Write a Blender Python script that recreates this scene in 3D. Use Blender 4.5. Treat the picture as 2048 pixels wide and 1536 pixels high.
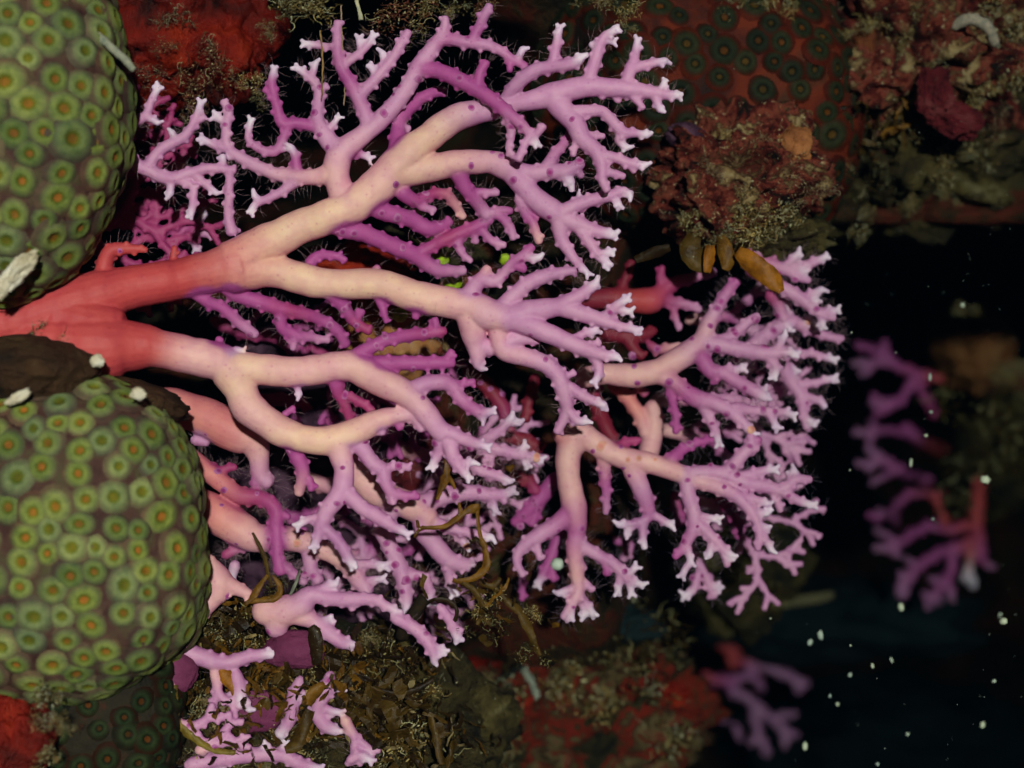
import bpy, bmesh, math, random, re
import numpy as np
from mathutils import Vector, Matrix, noise, kdtree, Quaternion

for o in list(bpy.data.objects):
    bpy.data.objects.remove(o)
S = bpy.context.scene
C = S.collection
R = math.radians

# ------------------------------------------------------------------ camera
D = 0.40            # metres from the lens to the plane of sharp focus
PX = 1e-4           # one photo pixel (2048 wide) is 0.1 mm on that plane
CZ = 0.40           # height of the lens
cam_d = bpy.data.cameras.new('camera')
cam = bpy.data.objects.new('camera', cam_d); C.objects.link(cam)
cam.location = (0, -D, CZ); cam.rotation_euler = (R(90), 0, 0)
cam_d.sensor_width = 36; cam_d.lens = 36 * D / (2048 * PX)
cam_d.clip_start = 0.005; cam_d.clip_end = 50
cam_d.dof.use_dof = True; cam_d.dof.focus_distance = D + 0.001; cam_d.dof.aperture_fstop = 9.5
S.camera = cam

# ------------------------------------------------------------------ light
SUN = Vector((-0.10, 0.96, -0.15)).normalized()      # the way the light travels
w = bpy.data.worlds.new('World'); S.world = w; w.use_nodes = True
nt = w.node_tree
sky = nt.nodes.new('ShaderNodeTexSky'); sky.sky_type = 'NISHITA'; sky.sun_disc = False
sky.sun_elevation = math.asin(-SUN.z); sky.sun_rotation = math.atan2(-SUN.x, -SUN.y)
bg = nt.nodes['Background']; bg.inputs['Strength'].default_value = 0.006
nt.links.new(sky.outputs[0], bg.inputs['Color'])
sl = bpy.data.lights.new('sun', 'SUN'); sl.energy = 5.0; sl.angle = R(2.0); sl.color = (1.0, 0.80, 0.70)
so = bpy.data.objects.new('sun', sl); C.objects.link(so)
so.rotation_euler = SUN.to_track_quat('-Z', 'Y').to_euler()
S.view_settings.view_transform = 'Standard'; S.view_settings.look = 'None'
S.view_settings.exposure = 3.0; S.view_settings.gamma = 1.0
S.view_settings.use_curve_mapping = False
S.cycles.use_denoising = True
S.cycles.max_bounces = 5; S.cycles.diffuse_bounces = 3; S.cycles.glossy_bounces = 2
S.cycles.transmission_bounces = 3; S.cycles.volume_bounces = 0; S.cycles.transparent_max_bounces = 8
S.cycles.sample_clamp_indirect = 3.0
WATER = (3.35, 3.0, 2.95)      # what a metre of this water takes from red, green and blue

# ------------------------------------------------------------------ helpers
def P(x, y, d=0.0):
    """pixel of the photo at d tenths of a millimetre behind the focus plane -> world"""
    s = (D + d * PX) / D
    return Vector(((x - 1024) * PX * s, d * PX, CZ - (y - 768) * PX * s))
def K(d): return PX * (D + d * PX) / D
def sm(a, b, x):
    t = min(1, max(0, (x - a) / (b - a))); return t * t * (3 - 2 * t)
def fbm(v, o=4): return noise.fractal(v, 1.0, 2.0, o)
def tag(o, label=None, cat=None, group=None, kind=None):
    if label: o['label'] = label
    if cat: o['category'] = cat
    if group: o['group'] = group
    if kind: o['kind'] = kind
    return o
def empty(name, loc):
    o = bpy.data.objects.new(name, None); C.objects.link(o); o.location = loc
    o.empty_display_size = 0.005
    return o
def link(name, me, mat=None, parent=None, loc=None):
    o = bpy.data.objects.new(name, me); C.objects.link(o)
    if mat and not me.materials: me.materials.append(mat)
    if loc is not None: o.location = loc
    if parent:
        o.parent = parent
        if loc is None: o.location = -parent.location
    return o
def mesh(V, F, smooth=True, cols=None):
    me = bpy.data.meshes.new('m'); me.from_pydata([tuple(v) for v in V], [], F); me.update()
    if smooth: me.polygons.foreach_set('use_smooth', [True] * len(me.polygons))
    if cols is not None:
        a = me.attributes.new('Col', 'FLOAT_COLOR', 'POINT')
        a.data.foreach_set('color', np.c_[np.asarray(cols, float)[:, :3], np.ones(len(V))].ravel())
    return me
def tube(V, F, pts, rad, n=8, cap=True):
    b0 = len(V); N = len(pts)
    t0 = (pts[1] - pts[0]).normalized()
    up = Vector((0, 1, 0)) if abs(t0.y) < 0.9 else Vector((1, 0, 0))
    a = t0.cross(up).normalized()
    for i in range(N):
        t = (pts[min(i + 1, N - 1)] - pts[max(i - 1, 0)]).normalized()
        a = (a - t * a.dot(t)).normalized(); b = t.cross(a)
        for k in range(n):
            q = 2 * math.pi * k / n
            V.append(pts[i] + (a * math.cos(q) + b * math.sin(q)) * rad[i])
    for i in range(N - 1):
        for k in range(n):
            k2 = (k + 1) % n
            F.append((b0 + i * n + k, b0 + i * n + k2, b0 + (i + 1) * n + k2, b0 + (i + 1) * n + k))
    if cap:
        F.append(tuple(b0 + k for k in range(n - 1, -1, -1)))
        F.append(tuple(b0 + (N - 1) * n + k for k in range(n)))
_ico = {}
def ico(n):
    if n not in _ico:
        bm = bmesh.new(); bmesh.ops.create_icosphere(bm, subdivisions=n, radius=1)
        bm.verts.ensure_lookup_table()
        _ico[n] = ([v.co.copy() for v in bm.verts], [tuple(v.index for v in f.verts) for f in bm.faces]); bm.free()
    return _ico[n]
def ball(V, F, c, r, n=1):
    b = len(V); vs, fs = ico(n)
    V.extend(c + v * r for v in vs); F.extend(tuple(b + i for i in f) for f in fs)

# ------------------------------------------------------------------ materials
def new_mat(name):
    m = bpy.data.materials.new(name); m.use_nodes = True
    return m, m.node_tree, m.node_tree.nodes['Principled BSDF']
def add(nt, t, **kw):
    n = nt.nodes.new(t)
    for k, v in kw.items(): setattr(n, k, v)
    return n
def mix(nt, f, a, b, blend='MIX'):
    n = nt.nodes.new('ShaderNodeMix'); n.data_type = 'RGBA'; n.blend_type = blend
    for s, v in ((n.inputs[0], f), (n.inputs[6], a), (n.inputs[7], b)):
        if hasattr(v, 'is_output'): nt.links.new(v, s)
        else: s.default_value = v if not isinstance(v, tuple) else (*v[:3], 1)
    return n.outputs[2]
def ntex(nt, scale, detail=4, rough=0.55, vec=None, dist=0.0):
    n = add(nt, 'ShaderNodeTexNoise'); n.inputs['Scale'].default_value = scale
    n.inputs['Detail'].default_value = detail; n.inputs['Roughness'].default_value = rough
    n.inputs['Distortion'].default_value = dist
    if vec: nt.links.new(vec, n.inputs['Vector'])
    return n.outputs['Fac']
def ramp(nt, f, stops):
    n = add(nt, 'ShaderNodeValToRGB'); e = n.color_ramp.elements
    while len(e) < len(stops): e.new(0.5)
    for i, (p, c) in enumerate(stops): e[i].position = p; e[i].color = (*c, 1) if len(c) == 3 else c
    nt.links.new(f, n.inputs[0]); return n.outputs[0]
def bump(nt, b, h, strength, dist):
    n = add(nt, 'ShaderNodeBump'); n.inputs['Strength'].default_value = strength
    n.inputs['Distance'].default_value = dist; nt.links.new(h, n.inputs['Height'])
    nt.links.new(n.outputs[0], b.inputs['Normal'])
def geo_pos(nt): return add(nt, 'ShaderNodeNewGeometry').outputs['Position']

def coral_material(name, sss=0.12):
    m, nt, b = new_mat(name)
    at = add(nt, 'ShaderNodeAttribute'); at.attribute_name = 'Col'
    p = geo_pos(nt)
    f = ramp(nt, ntex(nt, 260, 3, 0.6, p), [(0.40, (0, 0, 0)), (0.62, (1, 1, 1))])
    c = mix(nt, f, at.outputs['Color'], mix(nt, 1.0, at.outputs['Color'], (0.90, 0.80, 0.92), 'MULTIPLY'))
    v = add(nt, 'ShaderNodeTexVoronoi'); v.inputs['Scale'].default_value = 620; nt.links.new(p, v.inputs['Vector'])
    sp = ramp(nt, v.outputs['Distance'], [(0.10, (1, 1, 1)), (0.19, (0, 0, 0))])
    c = mix(nt, mix(nt, 0.5, (0, 0, 0), sp), c, mix(nt, 1.0, c, (0.72, 0.42, 0.70), 'MULTIPLY'))
    nt.links.new(c, b.inputs['Base Color'])
    b.inputs['Roughness'].default_value = 0.55; b.inputs['Specular IOR Level'].default_value = 0.25
    if sss:
        b.inputs['Subsurface Weight'].default_value = sss; b.inputs['Subsurface Scale'].default_value = 0.0012
        b.inputs['Subsurface Radius'].default_value = (1.0, 0.45, 0.6)
    bump(nt, b, ntex(nt, 900, 3, 0.6, p), 0.25, 0.0004)
    return m
def patch_material(name, stops, scale, bscale=900, bs=0.6, bd=0.0012, rough=0.75, spec=0.2, detail=6, dist=0.6, speck=None, speck_amt=0.66):
    m, nt, b = new_mat(name); p = geo_pos(nt)
    c = ramp(nt, ntex(nt, scale, detail, 0.62, p, dist), stops)
    if speck:
        s = ramp(nt, ntex(nt, scale * 5, 5, 0.7, p, 1.0), [(speck_amt, (0, 0, 0)), (speck_amt + 0.06, (1, 1, 1))])
        c = mix(nt, s, c, speck)
    nt.links.new(c, b.inputs['Base Color'])
    b.inputs['Roughness'].default_value = rough; b.inputs['Specular IOR Level'].default_value = spec
    bump(nt, b, ntex(nt, bscale, 5, 0.65, p), bs, bd)
    return m
def attr_material(name, rough=0.5, spec=0.3, vary=0.25, rnd=True, nscale=500, translucent=0.0):
    m, nt, b = new_mat(name); p = geo_pos(nt)
    at = add(nt, 'ShaderNodeAttribute'); at.attribute_name = 'Col'
    c = at.outputs['Color']
    f = ntex(nt, nscale, 4, 0.6, p)
    c = mix(nt, ramp(nt, f, [(0.35, (0, 0, 0)), (0.7, (1, 1, 1))]), c, mix(nt, 1.0, c, (1 - 1.6 * vary, 1 - 1.3 * vary, 1 - 1.2 * vary), 'MULTIPLY'))
    if rnd:
        oi = add(nt, 'ShaderNodeObjectInfo')
        c = mix(nt, 1.0, c, ramp(nt, oi.outputs['Random'], [(0, (0.62, 0.70, 0.8)), (1, (1.12, 1.1, 1.0))]), 'MULTIPLY')
    nt.links.new(c, b.inputs['Base Color'])
    b.inputs['Roughness'].default_value = rough; b.inputs['Specular IOR Level'].default_value = spec
    bump(nt, b, f, 0.3, 0.0006)
    return m

M_coral = coral_material('lace_coral_skin')
M_attr = attr_material('tinted_growth', rough=0.65, spec=0.08)
M_pore = attr_material('coral_pore', rough=0.65, spec=0.08, vary=0.15, rnd=False)
M_matte = attr_material('turf_growth', rough=0.8, spec=0.15, vary=0.35, nscale=900)
M_polyp = attr_material('star_polyp', rough=0.7, spec=0.06, vary=0.28, nscale=600)
M_rock = patch_material('reef_rock', [(0.30, (0.006, 0.006, 0.005)), (0.42, (0.018, 0.014, 0.008)), (0.50, (0.05, 0.028, 0.012)),
        (0.56, (0.13, 0.022, 0.012)), (0.62, (0.06, 0.05, 0.018)), (0.74, (0.16, 0.12, 0.06))], 42, 420, 1.0, 0.004, 0.85, 0.12,
        speck=(0.30, 0.27, 0.14), speck_amt=0.67)

# ------------------------------------------------------------------ the water
hb = []; hf = []
x0, x1, y0, y1, z0, z1 = -0.42, 0.52, -0.415, 0.95, CZ - 0.42, CZ + 0.40
hb = [(x, y, z) for x in (x0, x1) for y in (y0, y1) for z in (z0, z1)]
hf = [(0, 1, 3, 2), (4, 6, 7, 5), (0, 4, 5, 1), (2, 3, 7, 6), (0, 2, 6, 4), (1, 5, 7, 3)]
hm = bpy.data.materials.new('sea_water'); hm.use_nodes = True; hn = hm.node_tree; hn.nodes.clear()
out = hn.nodes.new('ShaderNodeOutputMaterial'); pv = hn.nodes.new('ShaderNodeVolumePrincipled')
dens = 4.2
pv.inputs['Density'].default_value = dens
pv.inputs['Color'].default_value = (0.00005, 0.0004, 0.0009, 1)
pv.inputs['Absorption Color'].default_value = (*[(1 - a / dens) ** 2 for a in WATER], 1)
hn.links.new(pv.outputs[0], out.inputs['Volume'])
haze = link('haze', mesh(hb, hf, False), hm); tag(haze, 'dark blue sea water filling the whole view', 'water', kind='stuff')

# ------------------------------------------------------------------ the reef behind
def wall_depth(u, v):
    n = fbm(Vector((u / 420, v / 420, 1.7)), 5)
    n2 = fbm(Vector((u / 110, v / 110, 9.1)), 4)
    d = 520.0
    cav = math.exp(-(((u - 600) / 420) ** 2 + ((v - 230) / 210) ** 2) ** 1.6)
    d += 1500 * cav
    void = sm(1200, 1500, u) * sm(430, 640, v) * (1 - 0.35 * sm(1300, 1700, v) * (1 - sm(1350, 1750, u)))
    d += 3600 * void
    d += 350 * sm(1180, 1420, v) * (1 - void)
    d += 250 * sm(1350, 2000, u) * (1 - sm(300, 500, v))
    return d + (110 + 180 * void) * n + 55 * n2
V = []; F = []; nu, nv = 300, 230
for j in range(nv + 1):
    for i in range(nu + 1):
        u = -1100 + 4300 * i / nu; v = -900 + 3300 * j / nv
        V.append(P(u, v, wall_depth(u, v)))
for j in range(nv):
    for i in range(nu):
        a = j * (nu + 1) + i; F.append((a, a + 1, a + nu + 2, a + nu + 1))
reef = link('reef_wall', mesh(V, F), M_rock); tag(reef, 'dark mottled reef wall behind the corals', kind='structure')

# ------------------------------------------------------------------ lace corals
PAL = {'r': (0.56, 0.075, 0.07), 's': (0.78, 0.27, 0.23), 'c': (0.91, 0.58, 0.40), 'k': (0.84, 0.46, 0.42),
       'p': (0.655, 0.315, 0.485), 'v': (0.47, 0.095, 0.30), 'm': (0.42, 0.055, 0.17), 'w': (0.86, 0.73, 0.80),
       'b': (0.54, 0.24, 0.42), 'd': (0.24, 0.02, 0.04)}
PAL = {k: np.array(v) for k, v in PAL.items()}

def catmull(pts, step):
    out = []
    n = len(pts)
    for i in range(n - 1):
        p0 = pts[max(i - 1, 0)]; p1 = pts[i]; p2 = pts[i + 1]; p3 = pts[min(i + 2, n - 1)]
        L = math.hypot(p2[0] - p1[0], p2[1] - p1[1]); k = max(1, int(L / step))
        for j in range(k):
            t = j / k
            out.append(0.5 * ((2 * p1) + (-p0 + p2) * t + (2 * p0 - 5 * p1 + 4 * p2 - p3) * t * t + (-p0 + 3 * p1 - 3 * p2 + p3) * t ** 3))
    out.append(pts[-1]); return out

def coral(name, text, base, label, voxel=2.6, seed=1, slope=0.22, hairs=0, group=None, knobs=1.0, bumps=0, nsmooth=2, mat=None, grow=1.10):
    """text: '#name' opens a part; each other line is 'tone[/slope] x,y,r x,y ...' with pixels of the photo"""
    rng = random.Random(seed)
    samples = []      # x, y, depth, r, part, colour, tipness
    parts = []
    V = []; F = []
    sx = np.zeros((0, 4))
    for line in text.strip().splitlines():
        line = line.strip()
        if not line: continue
        if line.startswith('#'):
            parts.append(line[1:].strip()); continue
        for one in line.split(';'):
            tok = one.split()
            tone = tok[0]; sl = None; d0 = None
            mt = re.match(r'([a-z]+)(?:/(-?[\d.]+))?(?:@(-?[\d.]+))?(?:/(-?[\d.]+))?$', tone)
            tone = mt.group(1); q = mt.group(2) or mt.group(4)
            if q: sl = float(q)
            if mt.group(3): d0 = float(mt.group(3))
            raw = [[float(q) for q in t.split(',')] for t in tok[1:]]
            rr = [t[2] if len(t) > 2 else None for t in raw]
            white = tone.endswith('w') and len(tone) > 1
            if rr[-1] is None: rr[-1] = 7.0 if white else next((q for q in reversed(rr) if q), 7.0)
            for i in range(len(rr) - 2, -1, -1):
                if rr[i] is None: rr[i] = rr[i + 1] * (1.06 if i == 0 else 1.0)
            pts = catmull([np.array([t[0], t[1], r]) for t, r in zip(raw, rr)], 7.0)
            if d0 is None:
                d0 = base
                if len(sx):
                    dd = np.hypot(sx[:, 0] - pts[0][0], sx[:, 1] - pts[0][1]); k = int(dd.argmin())
                    if dd[k] < sx[k, 3] + 24: d0 = sx[k, 2]
            if sl is None: sl = rng.uniform(-slope, slope)
            tl = [t for t in tone if t in PAL]
            main = tl[:-1] if white and len(tl) > 1 else tl
            arc = np.concatenate([[0], np.cumsum([np.hypot(*(b[:2] - a[:2])) for a, b in zip(pts, pts[1:])])])
            L = max(arc[-1], 1); ph = rng.uniform(0, 50)
            rec = []
            for i, p in enumerate(pts):
                s = arc[i]; t = s / L
                q = t * (len(main) - 1); a = min(int(q), max(len(main) - 2, 0)); f = q - a
                c = PAL[main[a]] * (1 - f) + PAL[main[min(a + 1, len(main) - 1)]] * f
                if white:
                    k = 0.9 * sm(24, 2, L - s); c = c * (1 - k) + PAL['w'] * k
                wob = noise.noise(Vector((s / 60, ph, 0))) * 7 * min(1, s / 40)
                r = p[2] * grow * (1 + 0.07 * noise.noise(Vector((s / 34, ph, 5))))
                jx = noise.noise(Vector((s / 22, ph, 11))) * 1.6 * min(1, s / 20); jy = noise.noise(Vector((s / 22, ph, 17))) * 1.6 * min(1, s / 20)
                rec.append((p[0] + jx, p[1] + jy, d0 + sl * s + wob, r, len(parts) - 1, c, L - s))
            W = [P(q[0], q[1], q[2]) for q in rec]; RR = [q[3] * K(q[2]) for q in rec]
            if len(W) < 2: continue
            # a flat, slightly drawn-in end
            tip = W[-1] + (W[-1] - W[-2]).normalized() * RR[-1] * 0.45
            tube(V, F, W + [tip], RR + [RR[-1] * 0.62], 20 if max(q[3] for q in rec) > 16 else 10)
            ball(V, F, W[0], RR[0] * 0.98, 3 if rec[0][3] > 16 else 1)
            samples += rec
            sx = np.array([q[:4] for q in samples])
            # knobs that make the outline of thin branches saw-toothed
            if knobs > 0:
                nxt = rng.uniform(8, 20); side = rng.choice((-1, 1))
                for i in range(1, len(rec) - 1):
                    if arc[i] < nxt or rec[i][3] > 19: continue
                    nxt = arc[i] + rng.uniform(8, 15); side = -side
                    r = RR[i]; t = (W[i + 1] - W[i - 1]).normalized()
                    nrm = t.cross(Vector((0, 1, 0)))
                    if nrm.length < 0.1: continue
                    nrm.normalize(); nrm = (nrm * side + Vector((0, -1, 0)) * rng.uniform(-0.3, 0.5) + t * 0.35).normalized()
                    h = 1 + (rng.uniform(2.8, 7.0) * knobs) / max(rec[i][3], 5)
                    e = W[i] + nrm * r * h
                    k = 5.0 * K(rec[i][2])
                    tube(V, F, [W[i], W[i] + nrm * r * 0.7, e], [min(r * .9, 1.9 * k), min(r * 0.8, 1.5 * k), min(r * 0.5, 0.85 * k)], 6)
            # blunt little fork at each white tip
            if white:
                t = (W[-1] - W[-2]).normalized(); nrm = t.cross(Vector((0, 1, 0))).normalized()
                for s_ in (-1, 1):
                    if rng.random() < 0.25: continue
                    dr = (t * rng.uniform(0.5, 1.0) + nrm * s_ * rng.uniform(0.5, 0.9) + Vector((0, rng.uniform(-.5, .3), 0))).normalized()
                    l = rng.uniform(6, 12) * K(rec[-1][2]); r0 = RR[-1]
                    a0 = W[-1]
                    tube(V, F, [a0, a0 + dr * (r0 * 0.6 + l * 0.5), a0 + dr * (r0 * 0.6 + l)], [r0 * 0.75, r0 * 0.62, r0 * 0.55], 8)
                    e = a0 + dr * (r0 * 0.6 + l)
    # weld everything into one skin
    me = bpy.data.meshes.new('t'); me.from_pydata([tuple(v) for v in V], [], F); me.update()
    ob = bpy.data.objects.new('t', me); C.objects.link(ob)
    rm = ob.modifiers.new('r', 'REMESH'); rm.mode = 'VOXEL'; rm.voxel_size = voxel * K(base)
    smo = ob.modifiers.new('s', 'SMOOTH'); smo.factor = 0.5; smo.iterations = nsmooth
    dg = bpy.context.evaluated_depsgraph_get(); dg.update()
    ev = ob.evaluated_get(dg); m2 = bpy.data.meshes.new_from_object(ev)
    bpy.data.objects.remove(ob)
    nV = len(m2.vertices); co = np.empty(nV * 3); m2.vertices.foreach_get('co', co); co = co.reshape(-1, 3)
    pos = np.array([tuple(P(q[0], q[1], q[2])) for q in samples]); rad = np.array([q[3] * K(q[2]) for q in samples])
    kd = kdtree.KDTree(len(pos))
    for i, p in enumerate(pos): kd.insert(p, i)
    kd.balance()
    near = [kd.find_n(c, 4) for c in co]
    vr = rad[[n[0][1] for n in near]] / K(base)
    ed = np.empty(len(m2.edges) * 2, int); m2.edges.foreach_get('vertices', ed); ed = ed.reshape(-1, 2)
    deg = np.bincount(ed.ravel(), minlength=nV).astype(float)[:, None] + 1e-9
    def spread(a): return np.stack([np.bincount(ed[:, 0], a[ed[:, 1], k], nV) + np.bincount(ed[:, 1], a[ed[:, 0], k], nV) for k in range(3)], 1) / deg
    wgt = (0.6 * np.clip((vr - 14) / 10, 0, 1))[:, None]
    for k in range(24): co = co + (spread(co) - co) * (wgt if k % 2 == 0 else -wgt * 0.92)
    m2.vertices.foreach_set('co', co.ravel()); m2.update()
    no = np.empty(nV * 3); m2.vertices.foreach_get('normal', no); no = no.reshape(-1, 3)
    nL = len(m2.loops); lv = np.empty(nL, int); m2.loops.foreach_get('vertex_index', lv)
    ls = np.empty(len(m2.polygons), int); m2.polygons.foreach_get('loop_start', ls)
    lt = np.empty(len(m2.polygons), int); m2.polygons.foreach_get('loop_total', lt)
    # nearest centre line gives colour and part
    col = np.array([q[5] for q in samples]); pid = np.array([q[4] for q in samples])
    vc = np.empty((nV, 3)); vp = np.empty(nV, int)
    for i in range(nV):
        best = None; acc = np.zeros(3); wt = 0
        for c_, j, dist in near[i]:
            e = dist - rad[j]
            if best is None or e < best[0]: best = (e, j)
            w_ = 1.0 / (dist / rad[j] + 0.1) ** 4
            acc += col[j] * w_; wt += w_
        vc[i] = acc / wt; vp[i] = pid[best[1]]
    for _ in range(14): vc = 0.4 * vc + 0.6 * spread(vc)
    # violet edge shading painted into the colour, deeper as skin turns from the front
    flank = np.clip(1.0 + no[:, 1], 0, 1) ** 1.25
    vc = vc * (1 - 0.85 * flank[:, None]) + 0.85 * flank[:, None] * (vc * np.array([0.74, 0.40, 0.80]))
    sway = np.array([noise.noise(Vector(c) * 55) for c in co])
    vc *= (1 + 0.10 * sway)[:, None] * np.array([1, 1, 1])
    bpy.data.meshes.remove(m2)
    root = empty(name, P(samples[0][0], samples[0][1], samples[0][2]))
    tag(root, label, 'coral', group)
    made = {}
    fp = vp[lv[ls]]
    for k, pn in enumerate(parts):
        sel = np.nonzero(fp == k)[0]
        if not len(sel): continue
        idx = [lv[ls[f]:ls[f] + lt[f]] for f in sel]
        used = np.unique(np.concatenate(idx)); mp = -np.ones(nV, int); mp[used] = np.arange(len(used))
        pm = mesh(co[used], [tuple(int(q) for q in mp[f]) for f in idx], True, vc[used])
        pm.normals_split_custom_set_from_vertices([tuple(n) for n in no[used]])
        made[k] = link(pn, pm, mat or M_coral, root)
    # pores: the little raised cups scattered over the branches
    if bumps:
        cand = [(7 * i, q) for i, q in enumerate(vr[::7]) if 9 < q < 26 and no[7 * i, 1] < -0.55 and vp[7 * i] in made]
        for _ in range(bumps):
            i, q = rng.choice(cand)
            pore(Vector(co[i]), Vector(no[i]), base, made[vp[i]], rng, orange=(vc[i][1] > 0.44))
    if hairs:
        HV = []; HF = []
        cand = [q for q in samples if q[3] < 17]
        for _ in range(hairs):
            q = rng.choice(cand); c = P(q[0], q[1], q[2])
            an = rng.uniform(0, 2 * math.pi)
            dr = Vector((math.cos(an), rng.uniform(-0.7, 0.4), math.sin(an))).normalized()
            r = q[3] * K(q[2]) * 0.9; l = rng.uniform(15, 32) * PX
            a = c + dr * r; b = a + dr * l * .55 + Vector((rng.uniform(-1, 1), 0, rng.uniform(-1, 1))) * 3 * PX
            e = b + dr * l * .45 + Vector((rng.uniform(-1, 1), 0, rng.uniform(-1, 1))) * 6 * PX
            sd = dr.cross(Vector((0, 1, 0))).normalized() * 0.16 * PX; up = Vector((0, 0.5 * PX, 0))
            b0 = len(HV); HV += [a - sd, a + sd, a + up, b - sd, b + sd, b + up, e]
            for j in range(3):
                j2 = (j + 1) % 3; HF += [(b0 + j, b0 + j2, b0 + 3 + j2, b0 + 3 + j), (b0 + 3 + j, b0 + 3 + j2, b0 + 6)]
        h = link('tentacles', mesh(HV, HF, False, [(0.42, 0.24, 0.29)] * len(HV)), M_matte, root)
        tag(h, kind='stuff')
    return root, samples, made

def pore_mesh(rim, core):
    prof = [(0.0, 0.52), (0.32, 0.50), (0.62, 0.42), (0.9, 0.22), (1.15, -0.1), (1.2, -1.4)]
    V = [Vector((0, 0, prof[0][1]))]; F = []; cols = [core]; n = 10
    for k, (r, z) in enumerate(prof[1:]):
        for i in range(n):
            a = 2 * math.pi * i / n; V.append(Vector((r * math.cos(a), r * math.sin(a), z)))
            cols.append(core if k == 0 else tuple(0.5 * (a_ + b_) for a_, b_ in zip(core, rim)) if k == 1 else rim)
    for i in range(n): F.append((0, 1 + i, 1 + (i + 1) % n))
    for k in range(len(prof) - 2):
        for i in range(n):
            a = 1 + k * n + i; b = 1 + k * n + (i + 1) % n; F.append((a, a + n, b + n, b))
    return mesh(V, F, True, cols)
PORE = [pore_mesh((0.52, 0.16, 0.36), (0.34, 0.035, 0.19)), pore_mesh((0.84, 0.42, 0.32), (0.78, 0.27, 0.22)), pore_mesh((0.55, 0.19, 0.38), (0.40, 0.06, 0.25))]
def pore(c, nrm, d, part, rng, orange=False):
    me = PORE[1] if orange else PORE[rng.choice((0, 2))]
    if not me.materials: me.materials.append(M_pore)
    o = link('pore', me); o.parent = part
    s = rng.uniform(4.5, 8.8) * K(d)
    o.matrix_local = Matrix.Translation(c - nrm * s * 0.1) @ nrm.to_track_quat('Z', 'Y').to_matrix().to_4x4() @ Matrix.Diagonal((s, s * rng.uniform(.8, 1.1), s * 0.55, 1))
    return o

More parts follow.
